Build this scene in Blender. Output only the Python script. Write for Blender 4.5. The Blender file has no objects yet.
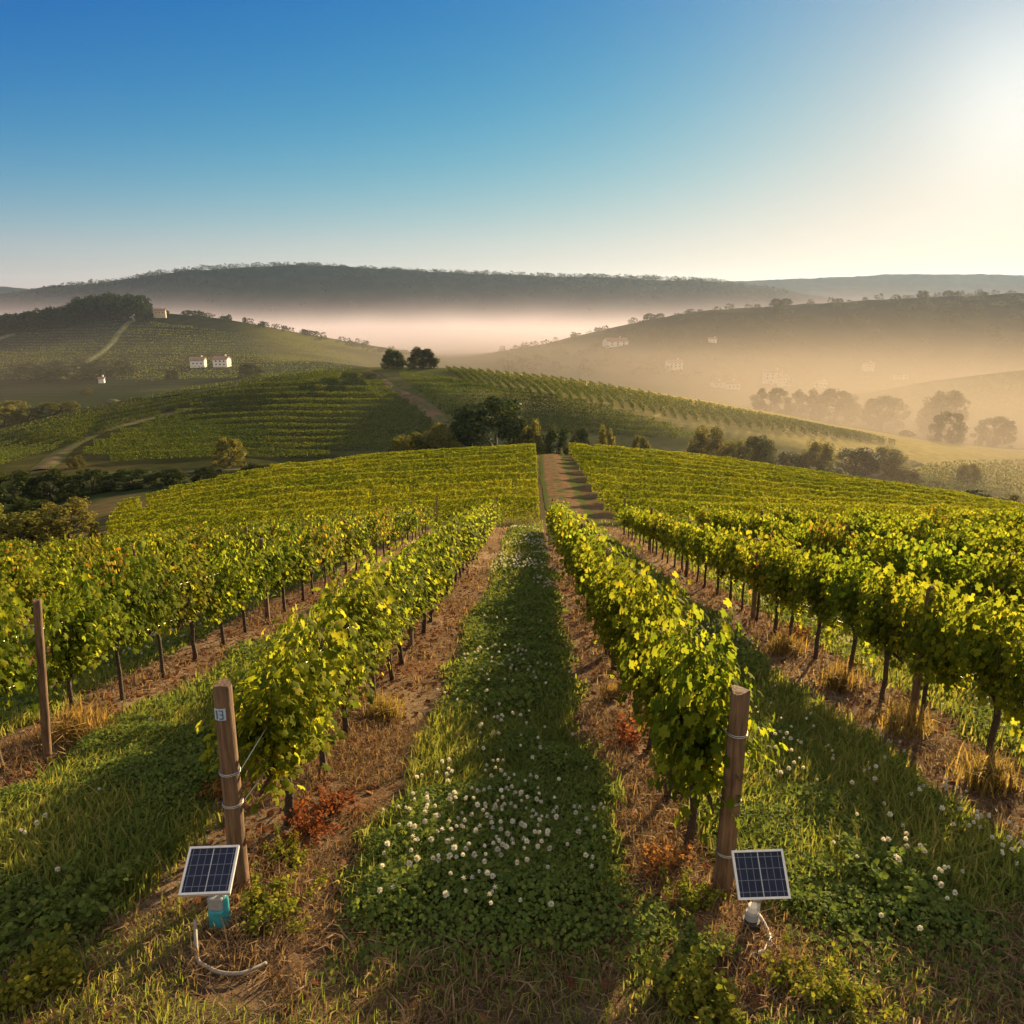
import bpy, math, random
import numpy as np
from mathutils import Vector, Matrix

random.seed(7); rng = np.random.default_rng(11)
S = bpy.context.scene
COL = S.collection
R = math.radians

# ------------------------------------------------------------------ camera, sky, sun, exposure
F, PITCH = 800.0, R(14.8)
cam_d = bpy.data.cameras.new('camera'); cam = bpy.data.objects.new('camera', cam_d); COL.objects.link(cam)
cam_d.sensor_width = 36; cam_d.lens = F/1024*36; cam_d.clip_start = .05; cam_d.clip_end = 40000
cam.location = (0, 0, 0); cam.rotation_euler = (R(90)-PITCH, 0, 0)
S.camera = cam

SUN_EL, SUN_AZ = R(11.2), R(30.5)          # azimuth clockwise from +Y
W = bpy.data.worlds.new('World'); S.world = W; W.use_nodes = True
nt = W.node_tree; nt.nodes.clear()
wo = nt.nodes.new('ShaderNodeOutputWorld'); bg = nt.nodes.new('ShaderNodeBackground'); sk = nt.nodes.new('ShaderNodeTexSky')
sk.sky_type = 'NISHITA'; sk.sun_disc = False; sk.sun_elevation = SUN_EL; sk.sun_rotation = SUN_AZ
sk.altitude = 200; sk.air_density = 1.0; sk.dust_density = .12; sk.ozone_density = 4.0
# the bright ring round the sun is rolled off softly, as a camera's film would keep it
def wmath(op, a, b):
    n = nt.nodes.new('ShaderNodeVectorMath'); n.operation = op
    for i, v in enumerate((a, b)):
        if isinstance(v, tuple): n.inputs[i].default_value = v
        else: nt.links.new(v, n.inputs[i])
    return n.outputs[0]
hsv = nt.nodes.new('ShaderNodeHueSaturation'); hsv.inputs['Saturation'].default_value = 1.25; nt.links.new(sk.outputs[0], hsv.inputs['Color'])
tint = wmath('MULTIPLY', wmath('POWER', hsv.outputs[0], (1.65, 1.8, 1.1)), (.25, .14, .54))
CLOUD_FILL = 1.45
CMAX = (1.66, 1.42, 1.22)
den = wmath('ADD', wmath('DIVIDE', tint, CMAX), (1, 1, 1))
clear = wmath('DIVIDE', tint, den)
# bright cloud veil added to the unseen sky half behind the viewer, for shadow fill
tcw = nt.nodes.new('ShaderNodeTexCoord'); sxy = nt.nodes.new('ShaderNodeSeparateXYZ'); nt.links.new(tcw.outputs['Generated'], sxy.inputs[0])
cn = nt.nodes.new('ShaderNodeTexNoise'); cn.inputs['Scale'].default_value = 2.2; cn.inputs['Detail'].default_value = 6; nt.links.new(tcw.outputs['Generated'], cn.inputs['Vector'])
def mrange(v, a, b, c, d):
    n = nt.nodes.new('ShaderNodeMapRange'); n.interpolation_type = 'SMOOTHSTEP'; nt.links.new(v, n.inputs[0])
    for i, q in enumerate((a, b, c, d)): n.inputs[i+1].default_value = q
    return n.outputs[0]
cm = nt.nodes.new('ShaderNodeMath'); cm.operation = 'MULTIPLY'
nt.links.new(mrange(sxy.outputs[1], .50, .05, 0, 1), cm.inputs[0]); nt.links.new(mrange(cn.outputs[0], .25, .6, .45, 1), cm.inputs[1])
cx = nt.nodes.new('ShaderNodeMix'); cx.data_type = 'RGBA'; nt.links.new(cm.outputs[0], cx.inputs[0]); nt.links.new(clear, cx.inputs[6]); cx.inputs[7].default_value = (CLOUD_FILL*1.0, CLOUD_FILL*.90, CLOUD_FILL*.76, 1)
# bright aureole of the hazy morning sun
sv = (math.sin(SUN_AZ)*math.cos(SUN_EL), math.cos(SUN_AZ)*math.cos(SUN_EL), math.sin(SUN_EL))
dt = nt.nodes.new('ShaderNodeVectorMath'); dt.operation = 'DOT_PRODUCT'; nt.links.new(tcw.outputs['Generated'], dt.inputs[0]); dt.inputs[1].default_value = sv
def aureole(p, k):
    a = nt.nodes.new('ShaderNodeMath'); a.operation = 'MAXIMUM'; a.inputs[1].default_value = 0; nt.links.new(dt.outputs['Value'], a.inputs[0])
    b = nt.nodes.new('ShaderNodeMath'); b.operation = 'POWER'; b.inputs[1].default_value = p; nt.links.new(a.outputs[0], b.inputs[0])
    v = nt.nodes.new('ShaderNodeVectorMath'); v.operation = 'SCALE'; v.inputs[0].default_value = k; nt.links.new(b.outputs[0], v.inputs['Scale']); return v.outputs[0]
glow = wmath('ADD', aureole(260, (.42, .40, .36)), aureole(22, (.26, .17, .08)))
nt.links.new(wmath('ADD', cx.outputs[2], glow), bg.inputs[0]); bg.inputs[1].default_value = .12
nt.links.new(bg.outputs[0], wo.inputs[0])

sd = bpy.data.lights.new('sun', 'SUN'); sun = bpy.data.objects.new('sun', sd); COL.objects.link(sun)
sd.energy = 3.2; sd.angle = R(.6); sd.color = (1, .72, .38)
sdir = Vector((math.sin(SUN_AZ)*math.cos(SUN_EL), math.cos(SUN_AZ)*math.cos(SUN_EL), math.sin(SUN_EL)))
sun.rotation_euler = sdir.to_track_quat('Z', 'Y').to_euler()

S.view_settings.view_transform = 'Standard'; S.view_settings.look = 'None'
S.view_settings.exposure = 2.3; S.view_settings.gamma = 1
S.render.engine = 'CYCLES'
cy = S.cycles
cy.use_denoising = True
cy.max_bounces = 7; cy.diffuse_bounces = 3; cy.transmission_bounces = 5; cy.glossy_bounces = 2
cy.transparent_max_bounces = 8; cy.volume_bounces = 0; cy.volume_step_rate = 1.0; cy.volume_max_steps = 64
cy.sample_clamp_indirect = 6

# ------------------------------------------------------------------ pixel helpers (layout only)
CP, SP = math.cos(PITCH), math.sin(PITCH)
def ray(u, v):
    dx, dy = (u-512)/F, (512-v)/F
    return np.array([dx, CP+dy*SP, -SP+dy*CP])
def pix(u, v, Y):
    d = ray(u, v); return d*(Y/d[1])
def proj(x, y, z):
    f = y*CP - z*SP; up = y*SP + z*CP
    f = np.where(np.abs(f) < 1e-3, 1e-3, f)
    return 512+F*x/f, 512-F*up/f, f

# ------------------------------------------------------------------ numpy noise
def vnoise(x, y, seed=0):
    xi = np.floor(x).astype(np.int64); yi = np.floor(y).astype(np.int64)
    fx = x-xi; fy = y-yi
    fx = fx*fx*(3-2*fx); fy = fy*fy*(3-2*fy)
    def h(a, b):
        n = (a*374761393 + b*668265263 + seed*1442695041) & 0xFFFFFFFF
        n = ((n ^ (n >> 13))*1274126177) & 0xFFFFFFFF
        return ((n ^ (n >> 16)) & 0xFFFF)/65535.0
    a, b, c, d = h(xi, yi), h(xi+1, yi), h(xi, yi+1), h(xi+1, yi+1)
    return (a*(1-fx)+b*fx)*(1-fy) + (c*(1-fx)+d*fx)*fy
def fbm(x, y, o=4, seed=0):
    s = 0; a = .5
    for i in range(o):
        s = s + a*(vnoise(x, y, seed+i*17)-.5)*2; x = x*2.03+3.1; y = y*2.03-1.7; a *= .5
    return s
def sstep(a, b, x):
    t = np.clip((x-a)/(b-a), 0, 1); return t*t*(3-2*t)

# ------------------------------------------------------------------ terrain height
US = np.array([-1500, -300, 0, 60, 110, 200, 300, 390, 450, 545, 600, 700, 780, 850, 940, 1024, 1300, 2500], float)
def L(Y, vs): return (np.broadcast_to(np.array(Y, float), US.shape), np.array(vs, float))
LAY = [
 L(30,  [590, 572, 556, 553, 551, 549, 548, 547, 547, 547, 547, 547, 547, 548, 548, 548, 550, 560]),
 L(46,  [600, 575, 556, 553, 550, 543, 535, 530, 527, 524, 524, 527, 529, 531, 534, 538, 552, 580]),
 L([80, 80, 80, 82, 85, 95, 105, 108, 110, 112, 112, 110, 106, 100, 95, 90, 80, 80],
        [575, 545, 531, 523, 514, 492, 474, 464, 460, 455, 457, 466, 477, 488, 502, 518, 558, 575]),
 L([120]*6+[135]*8+[130]*4, [550, 510, 500, 494, 488, 484, 478, 474, 474, 476, 477, 480, 484, 492, 506, 520, 550, 560]),
 L([150]*6+[165]*12, [520, 485, 468, 466, 466, 466, 461, 458, 456, 453, 453, 457, 465, 474, 483, 492, 500, 520]),
 L([172, 175, 185, 190, 195, 210, 215, 215, 210, 208, 205, 199, 192, 188, 186, 186, 186, 186],
        [515, 472, 453, 443, 433, 422, 408, 404, 394, 393, 402, 420, 434, 449, 464, 474, 488, 509]),
 L([205, 220, 235, 240, 245, 262, 270, 275, 268, 250, 240, 229, 220, 212, 205, 205, 205, 205],
        [500, 455, 433, 419, 408, 390, 374, 367, 369, 378, 386, 405, 420, 436, 452, 462, 478, 500]),
 L(345, [450, 425, 408, 406, 403, 399, 396, 394, 394, 400, 405, 412, 418, 424, 432, 437, 445, 455]),
 L(560, [410, 388, 375, 372, 370, 367, 366, 372, 377, 384, 388, 394, 402, 396, 381, 371, 345, 330]),
 L(760, [380, 362, 349, 346, 344, 345, 353, 366, 370, 372, 372, 377, 384, 389, 386, 384, 365, 350]),
 L([900, 900, 950, 950, 950, 950, 960, 1000, 1050, 1100, 1150, 1150, 1150, 1150, 1150, 1150, 1150, 1150],
        [350, 335, 328, 319, 311, 317, 333, 350, 359, 345, 331, 312, 306, 302, 297, 294, 284, 280]),
 L(1450, [345]*7+[350]*5+[345]*6),
 L(1750, [330]*18),
 L(2300, [305, 300, 297, 287.5, 282, 269, 266, 271, 273.5, 276.5, 278, 281, 292, 300, 301, 302, 302, 302]),
 L(2900, [302]*18),
 L(3700, [292, 290, 288, 291, 293, 294, 294, 294, 294, 292, 289, 284, 280.5, 277.5, 275, 276, 274, 285]),
 L(4800, [303]*18),
]
_az = np.arctan((US-512)/F * 0 + (US-512)/F)     # refined per layer below
NL = len(LAY)
KR = np.zeros((NL, len(US))); KZ = np.zeros((NL, len(US))); KA = np.zeros((NL, len(US)))
for i, (Ys, vs) in enumerate(LAY):
    for j in range(len(US)):
        p = pix(US[j], vs[j], Ys[j])
        KR[i, j] = math.hypot(p[0], p[1]); KZ[i, j] = p[2]; KA[i, j] = math.atan2(p[0], p[1])
def slopes(x, y):
    h = np.diff(x, axis=0); d = np.diff(y, axis=0)/h
    m = np.zeros_like(y)
    pos = d[:-1]*d[1:] > 0
    w1 = 2*h[1:]+h[:-1]; w2 = h[1:]+2*h[:-1]
    with np.errstate(divide='ignore', invalid='ignore'):
        hm = (w1+w2)/(w1/d[:-1]+w2/d[1:])
    m[1:-1] = np.where(pos, hm, 0); m[0] = d[0]; m[-1] = d[-1]
    return m
def pch1(x, y, m, q):
    i = np.clip(np.searchsorted(x, q)-1, 0, len(x)-2)
    h = x[i+1]-x[i]; t = np.clip((q-x[i])/h, 0, 1)
    return ((1+2*t)*(1-t)**2*y[i] + t*(1-t)**2*h*m[i] + t*t*(3-2*t)*y[i+1] + t*t*(t-1)*h*m[i+1])
_KM = []
for i in range(NL):
    _KM.append((slopes(KA[i], KZ[i]), slopes(KA[i], np.log(KR[i]))))
def plane(x, y):
    yy = np.where(y < -6, -6-(1-np.exp(-(-6-y)/12))*12, y)
    z = -3.06 - .214*yy
    t = np.maximum(0, -x-5)
    z = z - .10*np.where(t < 1, t*t/2, t-.5)*np.exp(-np.maximum(0, t-40)/60)
    return z
def H0(x, y):
    x = np.asarray(x, float); y = np.asarray(y, float); sh = np.broadcast(x, y).shape
    x = np.broadcast_to(x, sh).ravel(); y = np.broadcast_to(y, sh).ravel()
    az = np.arctan2(x, y); r = np.maximum(np.hypot(x, y), 1e-3)
    azc = np.clip(az, -1.1, 1.1)
    kz = np.stack([pch1(KA[i], KZ[i], _KM[i][0], np.clip(azc, KA[i][0], KA[i][-1])) for i in range(NL)])
    kr = np.stack([np.exp(pch1(KA[i], np.log(KR[i]), _KM[i][1], np.clip(azc, KA[i][0], KA[i][-1]))) for i in range(NL)])
    m = slopes(kr, kz)
    idx = np.clip((kr < r).sum(0)-1, 0, NL-2); c = np.arange(len(r))
    x0, x1 = kr[idx, c], kr[idx+1, c]; h = x1-x0; t = np.clip((r-x0)/h, 0, 1)
    z = ((1+2*t)*(1-t)**2*kz[idx, c] + t*(1-t)**2*h*m[idx, c] + t*t*(3-2*t)*kz[idx+1, c] + t*t*(t-1)*h*m[idx+1, c])
    w = sstep(34, 52, r)
    z = z*w + plane(x, y)*(1-w)
    return z.reshape(sh)
ROW0, ROWS, SLANT = -2.0, 3.27, .024
def rowt(x, y): return (x - SLANT*y - ROW0)/ROWS
def forest_mask(x, y):
    r = np.hypot(x, y); u = 512+F*x/np.maximum(y, 1)
    m = sstep(1250, 1450, r)
    m = np.maximum(m, sstep(650, 760, r)*sstep(430, 520, u))
    m = np.maximum(m, sstep(840, 880, r)*sstep(170, 130, u))
    return m
def H(x, y):
    x = np.asarray(x, float); y = np.asarray(y, float)
    z = H0(x, y); r = np.hypot(x, y)
    near = sstep(60, 30, r)
    z = z + near*(.035*fbm(x*1.3, y*1.3, 3, 5) + .012*fbm(x*6, y*6, 2, 9))
    t = rowt(x, y); d = np.abs(t-np.round(t))*ROWS
    z = z + near*np.where(y > 4, .05*np.exp(-(d/.35)**2), 0)
    z = z + sstep(60, 200, r)*.4*fbm(x/22, y/22, 3, 21)*sstep(900, 300, r)
    z = z + sstep(250, 600, r)*2.0*fbm(x/120, y/120, 3, 22)
    z = z + sstep(1500, 2200, r)*15*fbm(x/270, y/270, 4, 23)
    fm = forest_mask(x, y)
    z = z + fm*(np.abs(fbm(x/38, y/38, 2, 31))*5)*np.clip(r/1800, .5, 1.3)
    return z
def ground(u, v, y0=2.0, y1=9000):
    d = ray(u, v); ys = np.geomspace(y0, y1, 3000); P = d[None]*(ys/d[1])[:, None]
    below = P[:, 2] < H0(P[:, 0], P[:, 1]); i = int(np.argmax(below)) if below.any() else len(ys)-1
    return Vector(P[i])

# ------------------------------------------------------------------ mesh helpers
def mesh_np(name, V, Fc, smooth=False):
    """V (n,3); Fc list of (m,k) int arrays"""
    if not isinstance(Fc, (list, tuple)): Fc = [Fc]
    me = bpy.data.meshes.new(name)
    V = np.ascontiguousarray(V, np.float32)
    me.vertices.add(len(V)); me.vertices.foreach_set('co', V.ravel())
    loops = np.concatenate([f.ravel() for f in Fc]).astype(np.int32)
    starts, o = [], 0
    for f in Fc:
        starts.append(o+np.arange(len(f))*f.shape[1]); o += f.size
    starts = np.concatenate(starts).astype(np.int32)
    me.loops.add(len(loops)); me.loops.foreach_set('vertex_index', loops)
    me.polygons.add(len(starts)); me.polygons.foreach_set('loop_start', starts)
    me.update(calc_edges=True); me.validate()
    if smooth: me.polygons.foreach_set('use_smooth', np.ones(len(me.polygons), bool))
    return me
class MB:
    """collects shapes into one mesh"""
    def __init__(s): s.v = []; s.f = []; s.n = 0; s.mi = []; s.cur = 0
    def add(s, V, faces):
        s.v.extend([tuple(p) for p in V])
        for f in faces: s.f.append(tuple(i+s.n for i in f)); s.mi.append(s.cur)
        s.n += len(V); return s
    def box(s, c, d, M=None):
        x, y, z = d[0]/2, d[1]/2, d[2]/2
        P = [Vector(p) for p in ((-x,-y,-z),(x,-y,-z),(x,y,-z),(-x,y,-z),(-x,-y,z),(x,-y,z),(x,y,z),(-x,y,z))]
        P = [((M @ p) if M else p)+Vector(c) for p in P]
        return s.add(P, ((0,3,2,1),(4,5,6,7),(0,1,5,4),(1,2,6,5),(2,3,7,6),(3,0,4,7)))
    def tube(s, pts, rad, n=8, cap=True, jit=0):
        pts = [Vector(p) for p in pts]; m = len(pts)
        if not hasattr(rad, '__len__'): rad = [rad]*m
        V = []; ref = None
        for i in range(m):
            t = (pts[min(i+1, m-1)]-pts[max(i-1, 0)]).normalized()
            if ref is None: ref = t.orthogonal().normalized()
            ref = (ref - t*ref.dot(t)).normalized(); b = t.cross(ref)
            for k in range(n):
                a = 2*math.pi*k/n; rr = rad[i]*(1+random.uniform(-jit, jit))
                V.append(pts[i]+ref*math.cos(a)*rr+b*math.sin(a)*rr)
        fs = [(i*n+k, i*n+(k+1)%n, (i+1)*n+(k+1)%n, (i+1)*n+k) for i in range(m-1) for k in range(n)]
        if cap: fs += [tuple(range(n-1, -1, -1)), tuple((m-1)*n+k for k in range(n))]
        return s.add(V, fs)
    def mesh(s, name, mats=(), smooth=True):
        me = bpy.data.meshes.new(name); me.from_pydata(s.v, [], s.f); me.update()
        for m in (mats if isinstance(mats, (list, tuple)) else [mats]): me.materials.append(m)
        me.polygons.foreach_set('material_index', s.mi)
        if smooth: me.polygons.foreach_set('use_smooth', np.ones(len(me.polygons), bool))
        return me
def link(name, me, parent=None, mat=None, **kw):
    o = bpy.data.objects.new(name, me); COL.objects.link(o)
    if mat: me.materials.clear(); me.materials.append(mat)
    if parent: o.parent = parent
    for k, v in kw.items(): o[k] = v
    return o
def thing(name, label, cat, loc=(0,0,0), rz=0, group=None, data=None):
    o = bpy.data.objects.new(name, data); COL.objects.link(o)
    o.location = loc; o.rotation_euler = (0, 0, rz); o['label'] = label; o['category'] = cat
    if group: o['group'] = group
    return o
def copy_tree(o, parent=None):
    c = o.copy(); COL.objects.link(c)
    if parent: c.parent = parent
    for ch in list(o.children): copy_tree(ch, c)
    return c
ONES = 'first second third fourth fifth sixth seventh eighth ninth tenth eleventh twelfth thirteenth fourteenth fifteenth sixteenth seventeenth eighteenth nineteenth'.split()
TENS = {2: 'twenty', 3: 'thirty', 4: 'forty', 5: 'fifty', 6: 'sixty'}
TENTH = {2: 'twentieth', 3: 'thirtieth', 4: 'fortieth', 5: 'fiftieth', 6: 'sixtieth'}
def ordn(n):
    if n < 20: return ONES[n-1]
    return TENTH[n//10] if n % 10 == 0 else TENS[n//10]+'-'+ONES[n % 10-1]

# ------------------------------------------------------------------ materials
def newmat(name):
    m = bpy.data.materials.new(name); m.use_nodes = True; t = m.node_tree; t.nodes.clear()
    return m, t, t.nodes.new('ShaderNodeOutputMaterial')
def N(t, typ, **kw):
    n = t.nodes.new(typ)
    for k, v in kw.items():
        if k.startswith('i_'):
            n.inputs[k[2:].replace('_', ' ')].default_value = v
        else: setattr(n, k, v)
    return n
def ramp(t, fac, stops, interp='LINEAR'):
    r = t.nodes.new('ShaderNodeValToRGB'); e = r.color_ramp.elements; r.color_ramp.interpolation = interp
    while len(e) < len(stops): e.new(.5)
    for el, (p, c) in zip(e, stops): el.position = p; el.color = (*c, 1)
    t.links.new(fac, r.inputs[0]); return r.outputs[0]
def mixc(t, fac, a, b, mode='MIX'):
    n = t.nodes.new('ShaderNodeMix'); n.data_type = 'RGBA'; n.blend_type = mode
    for s, v in ((n.inputs[0], fac), (n.inputs[6], a), (n.inputs[7], b)):
        if isinstance(v, (int, float)): s.default_value = v
        elif isinstance(v, tuple): s.default_value = (*v, 1)
        else: t.links.new(v, s)
    return n.outputs[2]
def plain(name, col, rough=.7, metal=0, bump=0, scale=30, var=.3):
    m, t, o = newmat(name)
    p = N(t, 'ShaderNodeBsdfPrincipled'); p.inputs['Roughness'].default_value = rough; p.inputs['Metallic'].default_value = metal
    tc = N(t, 'ShaderNodeTexCoord'); ns = N(t, 'ShaderNodeTexNoise'); ns.inputs['Scale'].default_value = scale; ns.inputs['Detail'].default_value = 5
    t.links.new(tc.outputs['Object'], ns.inputs['Vector'])
    c = ramp(t, ns.outputs[0], [(.3, tuple(x*(1-var) for x in col)), (.7, tuple(min(1, x*(1+var)) for x in col))])
    t.links.new(c, p.inputs['Base Color'])
    if bump:
        b = N(t, 'ShaderNodeBump'); b.inputs['Strength'].default_value = bump; b.inputs['Distance'].default_value = .02
        t.links.new(ns.outputs[0], b.inputs['Height']); t.links.new(b.outputs[0], p.inputs['Normal'])
    t.links.new(p.outputs[0], o.inputs[0]); return m
def leafmat(name, stops, trans=.45, tmul=1.6, rough=.65, objvar=.18, big=None):
    m, t, o = newmat(name)
    g = N(t, 'ShaderNodeNewGeometry'); oi = N(t, 'ShaderNodeObjectInfo')
    c = ramp(t, g.outputs['Random Per Island'], stops)
    hs = N(t, 'ShaderNodeHueSaturation')
    mr = N(t, 'ShaderNodeMapRange'); mr.inputs[3].default_value = 1-objvar; mr.inputs[4].default_value = 1+objvar
    t.links.new(oi.outputs['Random'], mr.inputs[0]); t.links.new(mr.outputs[0], hs.inputs['Value'])
    mh = N(t, 'ShaderNodeMapRange'); mh.inputs[3].default_value = .485; mh.inputs[4].default_value = .512
    mm = N(t, 'ShaderNodeMath', operation='FRACT'); m2 = N(t, 'ShaderNodeMath', operation='MULTIPLY'); m2.inputs[1].default_value = 7.31
    t.links.new(oi.outputs['Random'], m2.inputs[0]); t.links.new(m2.outputs[0], mm.inputs[0]); t.links.new(mm.outputs[0], mh.inputs[0]); t.links.new(mh.outputs[0], hs.inputs['Hue'])
    t.links.new(c, hs.inputs['Color']); c = hs.outputs[0]
    if big:
        ps = N(t, 'ShaderNodeNewGeometry'); ns = N(t, 'ShaderNodeTexNoise'); ns.inputs['Scale'].default_value = big; ns.inputs['Detail'].default_value = 3
        t.links.new(ps.outputs['Position'], ns.inputs['Vector'])
        c = mixc(t, 1.0, c, ramp(t, ns.outputs[0], [(.35, (.72, .78, .75)), (.65, (1.2, 1.1, 1.0))]), 'MULTIPLY')
    p = N(t, 'ShaderNodeBsdfPrincipled'); p.inputs['Roughness'].default_value = rough
    p.inputs['Specular IOR Level'].default_value = .02
    t.links.new(c, p.inputs['Base Color'])
    tr = N(t, 'ShaderNodeBsdfTranslucent')
    tc = mixc(t, 1.0, c, (tmul, tmul*.94, tmul*.55), 'MULTIPLY'); t.links.new(tc, tr.inputs[0])
    mx = N(t, 'ShaderNodeMixShader'); mx.inputs[0].default_value = trans
    t.links.new(p.outputs[0], mx.inputs[1]); t.links.new(tr.outputs[0], mx.inputs[2]); t.links.new(mx.outputs[0], o.inputs[0])
    return m
M = {}
G1, G2, G3, YG, YL, RU = (.055, .085, .010), (.105, .142, .013), (.165, .195, .018), (.27, .26, .022), (.35, .30, .03), (.26, .12, .025)
M['vine'] = leafmat('vine_leaf', [(0, G1), (.3, G2), (.68, G3), (.94, (.21, .23, .02)), (1, YG)], .58, 1.9)
M['vine_yellow'] = leafmat('vine_leaf_yellowing', [(0, G1), (.25, G2), (.6, G3), (.88, YG), (.97, YL), (1, RU)], .5, 1.9)
M['vine_rust'] = leafmat('vine_leaf_rusty', [(0, G1), (.3, G2), (.65, G3), (.85, YG), (.93, (.3, .18, .03)), (1, RU)], .5, 1.9)
M['vine_far'] = leafmat('vine_far', [(0, G1), (.35, G2), (.7, G3), (.95, YG), (1, YL)], .34, 1.8, big=.05)
M['vine_block'] = leafmat('vine_block', [(0, G2), (.35, G3), (.75, (.21, .22, .02)), (1, YG)], .36, 1.8, big=.06)
M['vine_hill'] = leafmat('vine_hill', [(0, (.035, .065, .012)), (.5, (.07, .105, .016)), (1, (.15, .155, .025))], .35, 1.7, big=.03)
M['tree'] = leafmat('tree_leaf', [(0, (.018, .032, .010)), (.5, (.035, .052, .014)), (1, (.075, .085, .02))], .3, 1.5)
M['wood_leaf'] = leafmat('wood_leaf', [(0, (.012, .024, .010)), (.5, (.022, .036, .013)), (1, (.04, .05, .018))], .2, 1.3)
M['tree_olive'] = leafmat('tree_leaf_olive', [(0, (.07, .082, .022)), (.5, (.13, .135, .034)), (1, (.22, .195, .05))], .45, 1.6)
M['grass'] = leafmat('grass_blade', [(0, (.13, .17, .04)), (.5, (.21, .25, .055)), (.85, (.26, .25, .075)), (1, (.32, .26, .11))], .45, 1.4, big=.6)
M['clover'] = leafmat('clover_leaf', [(0, (.10, .15, .036)), (.6, (.155, .215, .05)), (1, (.23, .26, .06))], .45, 1.4)
M['straw'] = leafmat('straw', [(0, (.11, .075, .04)), (.5, (.24, .165, .085)), (1, (.38, .28, .15))], .35, 1.2)
M['goldgrass'] = leafmat('golden_grass', [(0, (.16, .12, .04)), (.6, (.30, .22, .07)), (1, (.42, .30, .12))], .4, 1.4)
M['redweed'] = leafmat('red_weed', [(0, (.10, .06, .02)), (.5, (.26, .09, .035)), (1, (.34, .17, .06))], .35, 1.4)
M['greenweed'] = leafmat('green_weed', [(0, (.08, .11, .015)), (.5, (.16, .18, .025)), (1, (.28, .25, .04))], .4, 1.6)
M['litter'] = leafmat('fallen_leaf', [(0, (.09, .045, .02)), (.5, (.18, .085, .035)), (1, (.25, .14, .06))], .2, 1.2, rough=.9)
M['petal'] = leafmat('petal', [(0, (.62, .58, .46)), (1, (.82, .80, .70))], .3, 1.1)
M['bark'] = plain('vine_bark', (.055, .035, .022), .9, 0, .8, 40, .5)
M['treebark'] = plain('tree_bark', (.06, .045, .03), .9, 0, .5, 3, .4)
M['wire'] = plain('galvanised_wire', (.45, .44, .42), .4, 1, 0, 20, .15)
M['alu'] = plain('aluminium', (.66, .65, .63), .45, .15, 0, 20, .1)
M['grey'] = plain('grey_plastic', (.30, .31, .32), .5, 0, 0, 20, .15)
M['black'] = plain('black_plastic', (.02, .02, .022), .45, 0, 0, 20, .2)
M['teal'] = plain('teal_plastic', (.05, .30, .36), .4, 0, .1, 15, .2)
M['hose'] = plain('weathered_hose', (.22, .19, .155), .6, 0, .1, 25, .3)
M['pale_hose'] = plain('pale_hose', (.5, .46, .42), .6, 0, .1, 25, .2)
M['plate'] = plain('painted_plate', (.42, .55, .72), .45, .2, 0, 25, .12)
M['ink'] = plain('dark_lettering', (.04, .06, .12), .5, 0, 0, 25, .1)
M['plaster'] = plain('white_plaster', (.78, .74, .68), .9, 0, 0, .6, .08)
M['ochre'] = plain('ochre_plaster', (.5, .4, .25), .9, 0, 0, .6, .12)
M['tile'] = plain('clay_roof_tile', (.28, .16, .11), .9, 0, 0, 1.2, .25)
M['window'] = plain('dark_window', (.04, .045, .05), .2, 0, 0, 1, .1)
def woodmat():
    m, t, o = newmat('weathered_wood')
    tc = N(t, 'ShaderNodeTexCoord'); mp = N(t, 'ShaderNodeMapping'); mp.inputs['Scale'].default_value = (28, 28, 1.6)
    t.links.new(tc.outputs['Object'], mp.inputs[0])
    ns = N(t, 'ShaderNodeTexNoise'); ns.inputs['Scale'].default_value = 1.5; ns.inputs['Detail'].default_value = 8; ns.inputs['Roughness'].default_value = .65
    t.links.new(mp.outputs[0], ns.inputs['Vector'])
    n2 = N(t, 'ShaderNodeTexNoise'); n2.inputs['Scale'].default_value = 4; t.links.new(tc.outputs['Object'], n2.inputs['Vector'])
    c = ramp(t, ns.outputs[0], [(.3, (.045, .026, .014)), (.47, (.14, .085, .047)), (.75, (.28, .19, .115))])
    c = mixc(t, 1, c, ramp(t, n2.outputs[0], [(.3, (.65, .62, .6)), (.7, (1.15, 1.05, .95))]), 'MULTIPLY')
    p = N(t, 'ShaderNodeBsdfPrincipled'); p.inputs['Roughness'].default_value = .85; t.links.new(c, p.inputs['Base Color'])
    b = N(t, 'ShaderNodeBump'); b.inputs['Strength'].default_value = .9; b.inputs['Distance'].default_value = .012
    t.links.new(ns.outputs[0], b.inputs['Height']); t.links.new(b.outputs[0], p.inputs['Normal']); t.links.new(p.outputs[0], o.inputs[0]); return m
M['wood'] = woodmat()
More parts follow.
